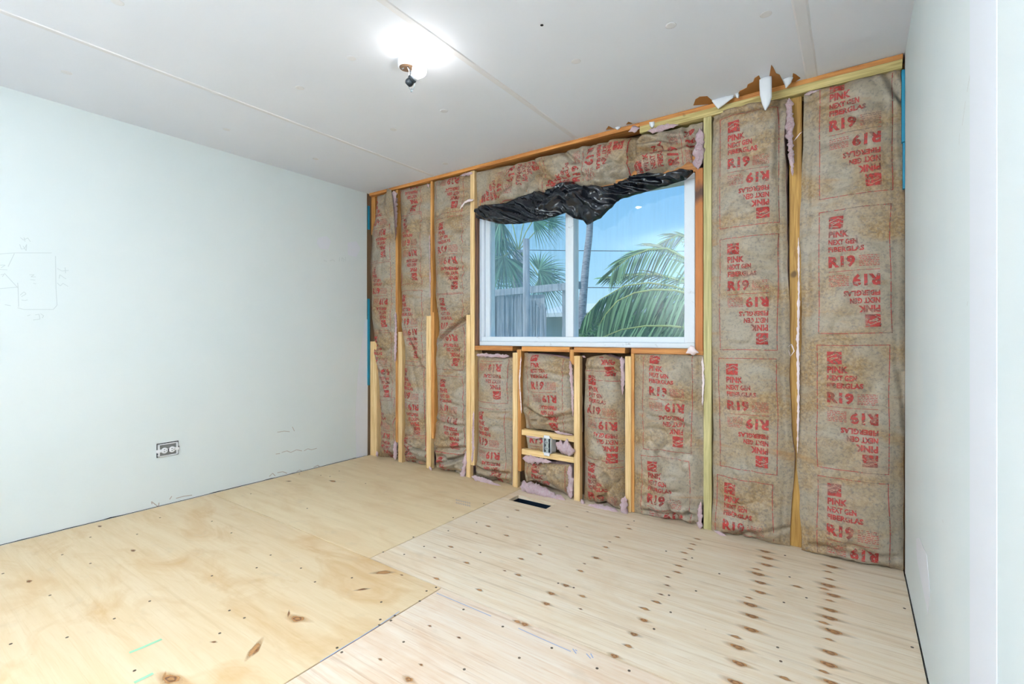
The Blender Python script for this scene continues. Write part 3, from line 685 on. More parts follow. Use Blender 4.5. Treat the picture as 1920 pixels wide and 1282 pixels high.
MB().tube([fx(764, 147), fx(765.5, 155), fx(767, 165), fx(769, 168), fx(772, 166.5), fx(775, 168), fx(776.5, 164), fx(778, 154)], .0014, 6).build('wire_bail', M['wire'], LT, smooth=True)
MB().lathe([(.0035, -.003), (.0035, .003)], fx(771.5, 171), (1, 0, 0), 8).build('bail_hook', M['wire'], LT)

# ------------------------------------------------------------------ uncovered outlet in the mint wall
a, b = lef(294, 832), lef(335, 856); oy0 = lef(293.5, 845).y; oy1 = lef(334.5, 838).y
oz1 = lef(294, 832).z; oz0 = lef(296, 858).z
OE = empty('wall_outlet', (0, (oy0 + oy1) / 2, oz0), 'uncovered white outlet set sideways in a box in the mint wall', 'outlet')
def ybox(y0, y1, z0, z1, x0, x1, bev=.0008): return MB().box(x0, x1, y0, y1, z0, z1, bev)
ybox(oy0, oy1, oz0, oz1, .0003, .0016, 0).build('cut_edge', M['dark'], OE)
ry0, ry1, rz0, rz1 = oy0 + .004, oy1 - .003, oz0 + .002, oz1 - .005
for q in (ybox(ry0, ry1, rz1 - .006, rz1, .001, .006), ybox(ry0, ry1, rz0, rz0 + .006, .001, .006), ybox(ry0, ry0 + .012, rz0, rz1, .001, .006), ybox(ry1 - .010, ry1, rz0, rz1, .001, .006)): q.build('box_rim', M['whiteplastic'], OE)
ybox(ry0 + .01, ry1 - .01, rz0 + .006, rz1 - .006, .001, .0025, 0).build('box_interior', M['greybox'], OE)
zc = (rz0 + rz1) / 2 - .002; yc = (ry0 + ry1) / 2
rc = ybox(oy0 - .006, oy1 + .004, zc - .009, zc + .009, .005, .0072); rc.build('yoke', M['whiteplastic'], OE)
for dy in (-.020, .020):
    d_ = MB().lathe([(.0175, .006), (.0175, .012), (.016, .013)], (0, yc + dy, zc), (1, 0, 0), 18).build('receptacle_face', M['whiteplastic'], OE, smooth=True, edgesplit=40)
    for dz in (-.006, .006): ybox(yc + dy - .005, yc + dy + .002, zc + dz - .0016, zc + dz + .0016, .012, .0136, 0).build('slot', M['hole'], d_)
    MB().lathe([(.0022, .012), (.0022, .0137)], (0, yc + dy + .009, zc), (1, 0, 0), 8).build('ground_hole', M['hole'], d_)
ybox(yc - .006, yc + .006, zc - .008, zc + .008, .0085, .0118, 0).build('centre_screw_plate', M['blackplastic'], OE)
for dy, dz in ((oy0 + .002 - yc, -.016), (oy1 - .001 - yc, .010)): MB().lathe([(.0035, .001), (.0035, .008)], (0, yc + dy, zc + dz), (1, 0, 0), 10).build('screw', M['blackplastic'], OE)

# ------------------------------------------------------------------ outlet box between the blocks of the opened wall
bp = wall(1026, 835, -.012); bx_, bz = bp.x, bp.z; bw, bh = .030, .050
OB = empty('outlet_box', (bx_, 0, bz - bh), 'open white outlet box screwed between two wooden blocks', 'outlet box')
m = MB()
for q in ((bx_ - bw, bx_ - bw + .004, bz - bh, bz + bh), (bx_ + bw - .004, bx_ + bw, bz - bh, bz + bh), (bx_ - bw, bx_ + bw, bz - bh, bz - bh + .004), (bx_ - bw, bx_ + bw, bz + bh - .004, bz + bh)): m.box(q[0], q[1], -.016, .05, q[2], q[3])
m.build('box_wall', M['whiteplastic'], OB)
MB().box(bx_ - bw + .004, bx_ + bw - .004, -.002, .05, bz - bh + .004, bz + bh - .004).build('box_interior', M['blackplastic'], OB)
for s_ in (-1, 1): MB().box(bx_ - .022, bx_ + .022, -.020, -.015, bz + s_ * (bh + .006) - .010, bz + s_ * (bh + .006) + .010, .004).build('plaster_ear', M['whiteplastic'], OB)
MB().box(bx_ - .010, bx_ + .010, -.013, -.010, bz - bh + .002, bz + bh - .002).build('yoke', M['steel'], OB)
for dz in (-.019, .019):
    d_ = MB().lathe([(.015, .0), (.015, .006), (.013, .007)], (bx_ - .003, -.008, bz + dz), (0, -1, 0), 18).build('receptacle_face', M['steel'], OB, smooth=True, edgesplit=40)
    for dx in (-.005, .005): MB().box(bx_ - .003 + dx - .0013, bx_ - .003 + dx + .0013, -.0158, -.014, bz + dz - .004, bz + dz + .004).build('slot', M['hole'], d_)

# ------------------------------------------------------------------ floor register opening
VE = empty('floor_vent', ((VX0 + VX1) / 2, (VY0 + VY1) / 2, -.10), 'uncovered floor duct opening cut in the plywood below the outlet box', 'floor vent')
m = MB(); t = .002; x0, x1, y0, y1 = VX0 - .004, VX1 + .004, VY0 - .004, VY1 + .004
m.box(x0, x1, y0, y0 + t, -.16, -.021); m.box(x0, x1, y1 - t, y1, -.16, -.021); m.box(x0, x0 + t, y0, y1, -.16, -.021); m.box(x1 - t, x1, y0, y1, -.16, -.021)
m.build('duct_wall', M['duct'], VE); MB().box(x0, x1, y0, y1, -.162, -.16).build('duct_bottom', M['duct'], VE)
MB().box(-.1, W + .1, DEEP - .1, .17, -.30, -.20).build('underfloor', M['dark'], FL)

# ------------------------------------------------------------------ torn ceiling paper along the opened wall
def cpoly(name, pix, mat, dz=.0018):
    P = [cei(a, b) for a, b in pix]; P = [Vector((p.x, min(p.y, .0), H - .0003)) for p in P]
    return MB().prism(P, (0, 0, -dz)).build(name, mat, CE)
cpoly('torn_patch', [(1300, 197), (1304, 186), (1312, 181), (1326, 180), (1333, 186), (1340, 192), (1336, 200)], M['brownpaper'])
cpoly('torn_patch', [(1380, 182), (1387, 170), (1400, 164), (1402, 158), (1412, 153), (1415, 146), (1423, 141), (1427, 150), (1428, 172)], M['brownpaper'])
cpoly('torn_patch', [(1440, 170), (1446, 121), (1450, 126), (1455, 137), (1462, 140), (1467, 150), (1471, 160), (1469, 166)], M['brownpaper'])
cpoly('torn_patch', [(1484, 156), (1487, 137), (1492, 139), (1501, 146), (1490, 155)], M['brownpaper'])
cpoly('torn_patch', [(1136, 243), (1141, 236), (1149, 240), (1152, 241)], M['brownpaper']); cpoly('torn_patch', [(1174, 233), (1178, 228), (1186, 231)], M['brownpaper'])
def flap(top, bottom, yoff, curl=.012, parent=None, name='hanging_paper_flap', mat='paperwhite'):
    """hanging paper flap: top edge on the ceiling, outline by left and right pixel edges"""
    n_ = 14; v = []; f = []; y = yoff
    for i in range(n_ + 1):
        t = i / n_
        def ed(pl):
            k = t * (len(pl) - 1); j = min(int(k), len(pl) - 2); q = k - j; return (pl[j][0] * (1 - q) + pl[j + 1][0] * q, pl[j][1] * (1 - q) + pl[j + 1][1] * q)
        a, b = ed(top), ed(bottom); yy = y - curl * sin(t * pi * .9)
        for k in range(7):
            u = k / 6; w_ = wall(a[0] + (b[0] - a[0]) * u, a[1] + (b[1] - a[1]) * u, yy - .008 * sin(u * pi)); w_.z = min(w_.z, H - .0005); v.append(w_)
    for i in range(n_):
        for k in range(6): a = i * 7 + k; f.append((a, a + 1, a + 8, a + 7))
    o = mk(name, v, f, M[mat], parent or CE, smooth=True); o.modifiers.new('thickness', 'SOLIDIFY').thickness = .0012
    return o
flap([(1330, 180), (1335, 190), (1341, 198), (1346, 203)], [(1376, 172), (1375, 183), (1362, 193), (1347, 204)], -.028)
yf_ = cei(1436, 132).y
flap([(1424, 141), (1424, 160), (1425, 178), (1429, 195), (1434, 206)], [(1446, 121), (1447, 150), (1447, 182), (1443, 196), (1436, 207)], max(yf_, -.12), .02)
flap([(1464, 143), (1470, 152), (1472, 160), (1473, 164)], [(1487, 137), (1487, 146), (1482, 156), (1474, 165)], -.05)
flap([(1375, 171), (1379, 178), (1381, 183)], [(1384, 171), (1386, 179), (1385, 184)], -.03)
flap([(1152, 238), (1155, 242), (1157, 243)], [(1164, 236), (1163, 240), (1159, 243)], -.012, .004)
flap([(1217, 229), (1218, 235), (1221, 239)], [(1227, 228), (1227, 235), (1224, 239)], -.015, .004)

flap([(726, 353), (722, 375), (727, 402), (734, 428), (740, 449)], [(734, 356), (737, 378), (739, 402), (740.5, 428), (741.5, 450)], -.035, .02, BATT_A.e, 'folded_flap', 'kraft')
# ------------------------------------------------------------------ marks on the walls
def strokes(name, parent, lines, fn, nrm, w, mat, off=.0006):
    m = MB(); N = Vector(nrm)
    for ln in lines:
        P = [fn(*p) for p in ln]
        for a, b in zip(P, P[1:]):
            d = (b - a); 
            if d.length < 1e-5: continue
            s_ = d.normalized().cross(N) * w / 2; o_ = N * off
            m.add([a - s_ + o_, b - s_ + o_, b + s_ + o_, a + s_ + o_], [(0, 1, 2, 3)])
    return m.build(name, mat, parent)
sketch = [[(0, 476), (28, 474), (97, 474)], [(104, 480), (105, 540), (107, 572), (100, 580), (70, 580), (45, 580), (33, 577)], [(0, 541), (34, 538)], [(27, 475), (15, 500)], [(8, 512), (34, 540), (33, 530)], [(34, 540), (35, 575)], [(9, 571), (20, 573)]]
digits = [[(38, 445), (44, 450), (52, 446), (57, 453)], [(45, 445), (47, 453)], [(37, 458), (40, 467), (46, 466), (50, 458), (49, 470), (43, 461)], [(107, 503), (116, 508), (129, 507)], [(122, 501), (123, 512)], [(111, 522), (112, 515), (124, 523)], [(107, 530), (113, 536), (118, 531), (128, 537)], [(55, 515), (64, 515), (58, 519), (67, 519)], [(57, 524), (66, 525)], [(62, 531), (68, 532)], [(38, 553), (45, 547), (49, 551), (40, 556)], [(40, 562), (46, 563), (52, 562)], [(51, 592), (57, 590)], [(66, 590), (73, 589), (75, 598), (62, 600)], [(76, 588), (82, 592), (79, 596)], [(0, 505), (14, 506)], [(0, 497), (10, 497), (2, 502)], [(1, 515), (8, 514), (4, 519)]]
strokes('pencil_sketch', wl_, sketch, lef, (1, 0, 0), .0028, M['pencil']); strokes('pencil_figures', wl_, digits, lef, (1, 0, 0), .0026, M['pencil'])
strokes('pencil_figures', wl_, [[(607, 488), (613, 490)], [(618, 489), (624, 487), (628, 490)], [(636, 490), (637, 482)], [(641, 490), (641, 483), (645, 486), (644, 491)], [(648, 490), (648, 482)]], lef, (1, 0, 0), .003, M['pencil'])
strokes('scuff', wl_, [[(528, 848), (538, 845), (545, 848), (556, 843), (566, 845)], [(570, 845), (577, 841), (584, 843), (594, 840)], [(517, 851), (525, 850)], [(520, 810), (533, 808), (543, 809)], [(548, 800), (552, 808)]], lef, (1, 0, 0), .004, M['scuff'])
def patch(parent, pix, fn, d, mat, name): P = [fn(*p) for p in pix]; return MB().prism(P, d).build(name, mat, parent)
patch(wl_, [(684, 600), (690, 598), (689, 853), (668, 858), (666, 780), (671, 700)], lef, (.0009, 0, 0), M['compound'], 'joint_compound')
patch(wl_, [(596, 446), (612, 442), (621, 452), (615, 468), (600, 466), (594, 456)], lef, (.0007, 0, 0), M['compound'], 'joint_compound')
patch(wl_, [(652, 455), (668, 452), (676, 466), (668, 482), (652, 478)], lef, (.0007, 0, 0), M['compound'], 'joint_compound')
ys0, ys1 = rig(1870, 700).y, rig(1820, 700).y
MB().box(W - .0012, W, ys0, ys1, .002, H - .002).build('joint_compound', M['compound'], wr_)
patch(wr_, [(1718, 1010), (1724, 1008), (1738, 1040), (1744, 1110), (1740, 1150), (1730, 1100), (1720, 1050)], rig, (-.0008, 0, 0), M['compound'], 'joint_compound')
strokes('scratch', wr_, [[(1822, 122), (1818, 150), (1814, 172)], [(1811, 190), (1808, 212), (1805, 235)], [(1800, 250), (1799, 272)], [(1815, 565), (1814, 573)], [(1758, 95), (1758, 97)], [(1768, 974), (1769, 980)]], rig, (-1, 0, 0), .0016, M['scuff'])
# dark gap and torn paper at the foot of the mint wall
m = MB(); N_ = 90
for i in range(N_):
    y0 = -2.9 + 2.88 * i / N_; y1 = y0 + 2.88 / N_
    def hh(y): return .003 + .006 * max(0, noise.noise((y * 2.3, 1, 0))) + .008 * max(0, noise.noise((y * 11, 5, 0)) - .15)
    m.add([(.0006, y0, .0), (.0006, y1, .0), (.0006, y1, hh(y1)), (.0006, y0, hh(y0))], [(0, 1, 2, 3)])
m.build('floor_gap', M['dark'], wl_)
strokes('torn_edge', wl_, [[(285, 945), (284, 940), (297, 950), (298, 942)], [(318, 936), (322, 930)], [(505, 893), (511, 887), (516, 892)], [(520, 886), (530, 884), (538, 887)], [(556, 884), (562, 881), (566, 883)], [(588, 876), (596, 872), (599, 875)], [(330, 934), (345, 930), (360, 928)]], lef, (1, 0, 0), .005, M['scuff'])
m = MB(); m.box(W - .0012, W, -2.9, -.02, .0, .004); m.build('floor_gap', M['dark'], wr_)

# ------------------------------------------------------------------ knots, nails and marks on the plywood
def knot_mat():
    n = NT('wood_knot'); vc = n.new('VertexColor', layer_name='kn'); s_ = n.new('SeparateColor'); n.l.new(vc.outputs['Color'], s_.inputs[0])
    c = n.mix(s_.outputs[0], lin(206, 150, 92), lin(92, 56, 34)); ns = n.noise(n.pos((30, 90, 1)), 3, 3)
    n.col(c).set(Roughness=.6, Alpha=n.math('MULTIPLY', s_.outputs[1], n.ramp(ns, [(.2, .7), (.6, 1)]))); return n.m
M['knot'] = knot_mat()
def knot_mesh(kind):
    rings = {'ring': [(0, .3, .8), (.35, .25, .8), (.5, .75, .9), (.62, 1, 1), (.74, .7, .9), (.9, .1, .75), (1.15, .02, .45), (1.8, 0, 0)], 'solid': [(0, 1, 1), (.35, .9, 1), (.6, .7, .9), (.8, .3, .6), (1.2, 0, 0)], 'pale': [(0, .15, .8), (.5, .25, .8), (.72, .45, .85), (.85, .2, .6), (1.2, 0, 0)]}[kind]
    n = 22; v = []; c = []; f = []
    for ri, (r, d, al) in enumerate(rings):
        for k in range(n):
            a = 2 * pi * k / n; wob = 1 + .12 * sin(3 * a + ri) + .06 * sin(5 * a + 2); tail = 1 + (.8 * abs(cos(a)) ** 3 if ri == len(rings) - 1 else .08 * abs(cos(a)) ** 4)
            v.append((r * cos(a) * wob * tail, r * sin(a) * wob, 0)); c.append((d, al, 0, 1))
    for i in range(len(rings) - 1):
        for k in range(n): k2 = (k + 1) % n; f.append((i * n + k, i * n + k2, (i + 1) * n + k2, (i + 1) * n + k))
    me = bpy.data.meshes.new('knot_' + kind); me.from_pydata(v, [], f); at = me.color_attributes.new('kn', 'FLOAT_COLOR', 'POINT')
    for i, q in enumerate(c): at.data[i].color = q
    me.materials.append(M['knot']); return me
KM = {k: knot_mesh(k) for k in ('ring', 'solid', 'pale')}
def sheet_at(p):
    if p.y > SY: return S_bl if p.x < SXB else S_br
    return S_fl if p.x < SXF else S_fr
def knot(px, py, kind, r, asp=1.7, rz=0, name='knot'):
    p = flo(px, py); par = sheet_at(p); o = bpy.data.objects.new(name, KM[kind]); COL.objects.link(o); o.parent = par
    o.location = Vector((p.x, p.y, .0005 + random.random() * .0002)) - base_of(par); o.scale = (r * asp * .72, r * .72, 1); o.rotation_euler = (0, 0, rz)
z6 = lambda x, y: (1200 + x / 3.4286, 980 + y / 3.4286)
z5 = lambda x, y: (600 + x / 2.743, 900 + y / 2.743)
z4 = lambda x, y: (x / 2.743, 840 + y / 2.743)
big = [(805, 185), (820, 227), (815, 272), (760, 330), (775, 385), (775, 448), (710, 527), (720, 600), (715, 688), (630, 800), (640, 905), (615, 1028), (1235, 283), (1210, 403), (1245, 467), (1220, 613), (1245, 700), (1222, 835), (1215, 912), (1225, 562), (1230, 1028)]
for i, p in enumerate(big): knot(*z6(*p), 'ring', .012 + .004 * random.random(), 1.9)
for p in [(750, 298), (700, 482), (615, 733), (1210, 315), (1220, 363), (1185, 425), (1220, 500), (1180, 643), (1215, 750), (1180, 957), (370, 105), (340, 138), (325, 168), (285, 193), (250, 277), (240, 318), (108, 510), (1010, 410), (930, 1000), (30, 552)]: knot(*z6(*p), 'pale', .009 + .003 * random.random(), 1.8)
for p in [(290, 235), (178, 348), (175, 402), (135, 460), (25, 630)]: knot(*z6(*p), 'solid', .008, 1.7)
for p in [(1265, 542), (1190, 583), (1165, 636), (1053, 742), (1420, 400), (457, 1025), (1615, 793), (1515, 905), (1665, 720)]: knot(*z5(*p), 'ring', .011, 1.4)
for p in [(1340, 467), (1530, 293), (1470, 345), (673, 343), (1130, 380), (1020, 488), (600, 507), (1015, 728), (960, 285), (755, 425), (1350, 597), (1585, 853), (1730, 627), (1670, 662), (865, 237), (1015, 155), (1590, 250), (820, 565), (1035, 405)]: knot(*z5(*p), 'pale', .011, 1.5)
for p in [(1360, 430), (1490, 317), (965, 190), (805, 275), (590, 398), (950, 466), (565, 750), (715, 810), (310, 922), (1340, 663), (520, 950), (420, 488), (1585, 228), (1375, 163), (1130, 335), (1270, 240)]: knot(*z5(*p), 'solid', .0065, 1.4)
knot(*z5(325, 475), 'pale', .022, 1.9, .7); knot(*z5(218, 562), 'solid', .011, 2.4, .9)
knot(*z4(1530, 878), 'ring', .020, 1.5, .3); knot(*z4(1530, 876), 'solid', .010, 1.5, .3); knot(*z4(1485, 850), 'solid', .006, 3.2, -.6); knot(*z4(880, 1187), 'ring', .020, 1.7, .3); knot(*z4(878, 1186), 'solid', .010, 1.7, .3); knot(*z4(845, 1172), 'solid', .006, 3, -.5); knot(*z4(1310, 1035), 'pale', .020, 2.2, -.9); knot(*z4(1320, 1040), 'solid', .009, 2.2, -.9); knot(*z4(1100, 997), 'solid', .007, 1.6, .5)
knot(*z4(150, 685), 'solid', .012, 1.4); knot(*z4(685, 527), 'solid', .012, 1.5); knot(*z4(513, 402), 'solid', .011, 1.5); knot(*z4(1485, 170), 'solid', .013, 1.6, .4); knot(*z4(1712, 170), 'pale', .02, 1.5)
nm = MB().lathe([(.0048, 0), (.0048, .0006)], (0, 0, 0), n=8); nme = bpy.data.meshes.new('nail_head'); nme.from_pydata([tuple(v) for v in nm.v], [], nm.f); nme.materials.append(M['nail'])
def nail(px, py, r=1.0):
    p = flo(px, py); par = sheet_at(p); o = bpy.data.objects.new('nail_head', nme); COL.objects.link(o); o.parent = par; o.location = Vector((p.x, p.y, .0002)) - base_of(par); o.scale = (r, r, 1)
for p in [(430, 832), (310, 717), (365, 722), (385, 697), (88, 862), (112, 885), (742, 973), (1025, 914), (315, 627), (513, 622), (548, 570), (597, 552), (738, 665), (1192, 863), (1425, 968), (1590, 980), (1718, 766), (940, 753), (325, 370), (433, 382), (480, 293), (535, 341), (685, 193), (805, 218), (843, 120), (1225, 530), (1305, 553), (1780, 365), (1615, 210), (660, 260), (825, 372), (1795, 592), (305, 745)]: nail(*z5(*p))
for p in [(465, 593), (705, 443), (465, 458), (320, 548), (1320, 615), (1090, 657), (1392, 550), (1548, 617), (1190, 436), (770, 787), (588, 877), (257, 757), (345, 973), (692, 1144), (1257, 873), (1180, 835), (1130, 952), (1090, 376), (1290, 235), (1650, 140), (1697, 146), (1580, 310), (1810, 667), (1620, 688), (55, 1007), (15, 645), (823, 358), (1880, 182), (1745, 118), (1540, 133)]: nail(*z4(*p))
for p in [(510, 327), (962, 348), (1070, 482), (925, 512), (885, 801), (905, 890), (1700, 550), (1750, 800), (360, 438), (197, 575), (90, 682), (932, 210), (335, 226), (1205, 682)]: nail(*z6(*p))
strokes('chalk_mark', S_fl, [[z4(832, 983), z4(780, 1005), z4(735, 1025), z4(665, 1053)], [z4(788, 1158), z4(745, 1180), z4(690, 1207)]], flo, (0, 0, 1), .013, M['green_mark'], .0008)
strokes('chalk_line', S_br, [[z5(1020, 762), z5(1130, 812), z5(1290, 882)], [z5(600, 582), z5(720, 632), z5(880, 700)], [z5(1300, 868), z5(1318, 893)], [z5(1312, 872), z5(1322, 880)], [z5(1370, 893), z5(1392, 918)], [z5(1392, 892), z5(1404, 915)]], flo, (0, 0, 1), .0035, M['blue_mark'], .0008)
strokes('chalk_line', S_fl, [[z5(408, 676), z5(310, 743), z5(200, 812), z5(110, 866), z5(0, 934)]], flo, (0, 0, 1), .004, M['blue_mark'], .0008)
stamp = []
for r_ in range(2):
    for k in range(7): x = 697 + k * 11; y = 104 + k * 2.5 + r_ * 14; stamp.append([z5(x, y), z5(x + 6, y - 5), z5(x + 8, y + 4)])
strokes('lumber_stamp', S_bl, stamp, flo, (0, 0, 1), .005, M['scuff'], .0008)

# ------------------------------------------------------------------ outdoors
GZ = -.75
def grass_mat():
    n = NT('yard_ground'); a = n.noise(n.pos(), 1.2, 4); n.col(n.mix(a, lin(96, 122, 70), lin(150, 146, 110))).set(Roughness=.95); return n.m
MB().box(-40, 40, .17, 60, GZ - .1, GZ).build('ground', grass_mat(), kind='structure', label='grassy yard outside the window')
def leafmat(name, a, b, trans=.35):
    n = NT(name); vc = n.new('VertexColor', layer_name='lv'); ns = vc.outputs['Color']; n.col(n.mix(ns, a, b)).set(Roughness=.42)
    n.b.inputs['Subsurface Weight'].default_value = 0
    t = n.new('BsdfTranslucent'); n.l.new(n.mix(ns, a, b), t.inputs[0]); mx = n.new('MixShader'); mx.inputs[0].default_value = trans
    n.l.new(n.b.outputs[0], mx.inputs[1]); n.l.new(t.outputs[0], mx.inputs[2]); n.l.new(mx.outputs[0], n.out.inputs[0]); return n.m
M['fan'] = leafmat('fan_palm_leaf', lin(24, 92, 56), lin(150, 204, 156)); M['coco'] = leafmat('coconut_leaf', lin(16, 84, 40), lin(178, 222, 160)); M['rib'] = plain('frond_rib', lin(178, 190, 110), .6); M['bush'] = leafmat('hedge_leaf', lin(22, 84, 40), lin(120, 176, 96))
def bark():
    n = NT('grey_palm_bark'); a = n.noise(n.pos((1, 1, 5)), 9, 4, .65, .6); n.col(n.mix(n.ramp(a, [(.3, 0), (.7, 1)]), lin(118, 116, 124), lin(202, 200, 208))).set(Roughness=.9).bump(a, .6, .02); return n.m
M['bark'] = bark()
def greywood():
    n = NT('weathered_grey_wood'); a = n.noise(n.pos((9, 9, .6)), 5, 4, .65); n.col(n.mix(n.ramp(a, [(.3, 0), (.7, 1)]), lin(118, 120, 130), lin(206, 208, 216))).set(Roughness=.9); return n.m
M['greywood'] = greywood(); M['reed'] = greywood()
# reed fence with a top rail
fa, fb_ = far(880, 549, 7.45), far(1088, 527.5, 5.95); FE = empty('reed_fence', ((fa.x + fb_.x) / 2, (fa.y + fb_.y) / 2, GZ), 'weathered grey reed fence with a flat top rail', 'fence')
dv = (fb_ - fa); dv.z = 0; dn = dv.normalized(); nn = Vector((dn.y, -dn.x, 0)); TZ = 1.70
m = MB()
c8 = [fa + nn * -.02, fb_ + nn * -.02, fb_ + nn * .03, fa + nn * .03]; P = [Vector((p.x, p.y, TZ - .09)) for p in c8]; m.prism(P, (0, 0, .09)); m.build('top_rail', M['greywood'], FE)
m = MB(); L_ = dv.length; k = 0.0
while k < L_ - .55:
    p = fa + dn * k; w_ = random.uniform(.006, .016); lean = random.uniform(-.02, .02); top = TZ - random.uniform(.0, .08) - max(0, (k - L_ + 1.1)) * .5
    o_ = nn * random.uniform(-.012, .012); a = Vector((p.x, p.y, GZ)) + o_; b = Vector((p.x, p.y, top)) + dn * lean + o_
    m.add([a - dn * w_, a + nn * .008, a + dn * w_, b - dn * w_, b + nn * .008, b + dn * w_], [(0, 1, 4, 3), (1, 2, 5, 4)]); k += random.uniform(.009, .018)
m.build('reed_screen', M['reed'], FE, kind='stuff')
m = MB(); q0 = fa - nn * .03; q1 = fa + dn * (L_ - .6) - nn * .03; m.prism([Vector((q0.x, q0.y, GZ)), Vector((q1.x, q1.y, GZ)), Vector((q1.x, q1.y, TZ - .12)), Vector((q0.x, q0.y, TZ - .08))], nn * .012); m.build('backing_board', M['greywood'], FE)
pp = far(1058, 560, 6.15); MB().box(pp.x - .02, pp.x + .02, pp.y - .02, pp.y + .02, GZ, TZ - .09).build('fence_post', M['greywood'], FE)
pp = far(988, 600, 5.2); MB().tube([(pp.x, pp.y, GZ), (pp.x, pp.y, .6), (pp.x - .01, pp.y, far(985, 448, 5.2).z)], [.042, .04, .036], 12).build('grey_post', M['greywood'], None, smooth=True, label='slim grey post standing in front of the reed fence', cat='post')
# palms
def fan_frond(parent, hub, d, nrm, r, spread=200, nb=30, droop=.25, mat='fan'):
    d = Vector(d).normalized(); nrm = Vector(nrm).normalized(); s_ = d.cross(nrm).normalized(); m = MB()
    for k in range(nb):
        a = R(-spread / 2 + spread * k / (nb - 1)); dr = d * cos(a) + s_ * sin(a); L = r * (.82 + .18 * cos(a)) * random.uniform(.9, 1.08); side = dr.cross(nrm).normalized(); pts = []
        for i, t in enumerate((0.02, .35, .7, 1.0)):
            w_ = [.004, .017, .008, .001][i] * r * 1.25; dp = Vector((0, 0, -droop * L * t ** 2.4)) + nrm * (.05 * L * ((k % 2) - .5) * t)
            c = hub + dr * L * t + dp; pts += [c - side * w_, c + nrm * w_ * .5, c + side * w_]
        m.add(pts, [f_ for i in range(3) for f_ in ((i * 3, i * 3 + 1, i * 3 + 4, i * 3 + 3), (i * 3 + 1, i * 3 + 2, i * 3 + 5, i * 3 + 4))])
    return tint(m.build('frond', M[mat], parent), 12)
CR = E1; right = Vector((E1[0], E2[0], 0)); fwd = Vector((E1[1], E2[1], 0)); up = Vector((0, 0, 1))
D0 = 10.0; cc = far(972, 470, D0)
FP = empty('fan_palm', (cc.x, cc.y, GZ), 'fan palm with drooping green fronds growing behind the reed fence', 'palm tree')
MB().tube([(cc.x, cc.y, GZ), (cc.x, cc.y, .6), (cc.x, cc.y, cc.z)], [.13, .12, .12], 12).build('trunk', M['bark'], FP, smooth=True)
for (px, py, ang, r, dd, sp) in ((938, 412, 205, .95, -.5, 190), (930, 440, 240, 1.0, -.3, 180), (945, 480, 255, .95, -.4, 170), (1010, 506, 12, .72, -.6, 210), (1012, 520, -30, .7, -.5, 180), (1000, 412, 15, .75, .2, 190), (985, 405, 60, .7, .4, 190), (955, 400, 140, .9, .5, 190), (920, 500, 260, .7, .3, 180), (975, 505, 270, .6, .4, 170), (1030, 415, 5, .45, .3, 200), (915, 420, 180, .9, .2, 200), (905, 470, 235, .9, .1, 190)):
    hub = far(px, py, D0 + dd); a = R(ang); d = right * cos(a) + up * sin(a) + fwd * random.uniform(-.25, .25); nr = -fwd + up * .35 + right * random.uniform(-.3, .3)
    fan_frond(FP, hub, d, nr, r, sp)
    MB().tube([cc, (cc + hub) / 2 + up * .06, hub], .012, 6).build('petiole', M['rib'], FP, smooth=True)
tp = [far(1086, 640, 9.0), far(1093, 560, 9.0), far(1098, 500, 9.0), far(1105, 440, 9.0), far(1107, 400, 9.0), far(1107, 330, 9.0)]; tb_ = Vector((tp[0].x - .05, tp[0].y, GZ))
TP = empty('tall_palm', tb_, 'tall bare palm trunk rising behind the mullion against the sky', 'palm tree')
MB().tube([tb_] + tp, [.10, .09, .075, .068, .062, .06, .058], 14).build('trunk', M['bark'], TP, smooth=True)
for k in range(9):
    a = R(k * 40 + 10); hub = tp[-1] + up * .1 + (right * cos(a) + fwd * sin(a)) * .35 + up * .25 * sin(k * 2.1); fan_frond(TP, hub, right * cos(a) + fwd * sin(a) + up * .2, up, .6, 180, 22)
def coco_frond(parent, pix, depth, L, down=.9, nl=64, d2=None, upl=0.0):
    nl = int(nl * .72)
    P = [far(x, y, depth + (0 if d2 is None else d2 * i / (len(pix) - 1))) for i, (x, y) in enumerate(pix)]; seg = [(P[i + 1] - P[i]).length for i in range(len(P) - 1)]; T = sum(seg)
    def at(t):
        s_ = t * T
        for i, q in enumerate(seg):
            if s_ <= q or i == len(seg) - 1: k = min(1, s_ / q); return P[i].lerp(P[i + 1], k), (P[i + 1] - P[i]).normalized()
            s_ -= q
    m = MB()
    for k in range(nl):
        t = .04 + .95 * k / (nl - 1); p, tg = at(t); side = tg.cross(up).normalized()
        ll = L * (.45 + .55 * sin(pi * min(1, t * .8 + .2))) * random.uniform(.92, 1.06)
        for s_ in (-1, 1):
            d = (side * s_ * random.uniform(.45, .55) + tg * random.uniform(.52, .64) - up * down * random.uniform(.7, .85) + up * (upl if s_ > 0 else 0)).normalized(); w_ = .0095; sd_ = d.cross(side if abs(d.dot(side)) < .9 else up).normalized(); pts = []
            for i, q in enumerate((0, .35, .7, 1)):
                c = p + d * ll * q - up * (.22 * ll * q ** 2.2); ww = w_ * [.5, 1, .7, .08][i]; pts += [c - sd_ * ww, c + sd_ * ww]
            m.add(pts, [(i * 2, i * 2 + 1, i * 2 + 3, i * 2 + 2) for i in range(3)])
    fr = tint(m.build('frond', M['coco'], parent), 8); MB().tube(P, [.016 * (1 - .8 * i / (len(P) - 1)) for i in range(len(P))], 6).build('frond_rib', M['rib'], fr, smooth=True)
cb = far(1345, 600, 5.0); CP = empty('coconut_palm', (cb.x, cb.y, GZ), 'coconut palm with arching feathery fronds filling the clear pane', 'palm tree')
MB().tube([(cb.x, cb.y, GZ), (cb.x, cb.y, .2), (cb.x, cb.y, cb.z)], [.14, .11, .09], 12).build('trunk', M['bark'], CP, smooth=True)
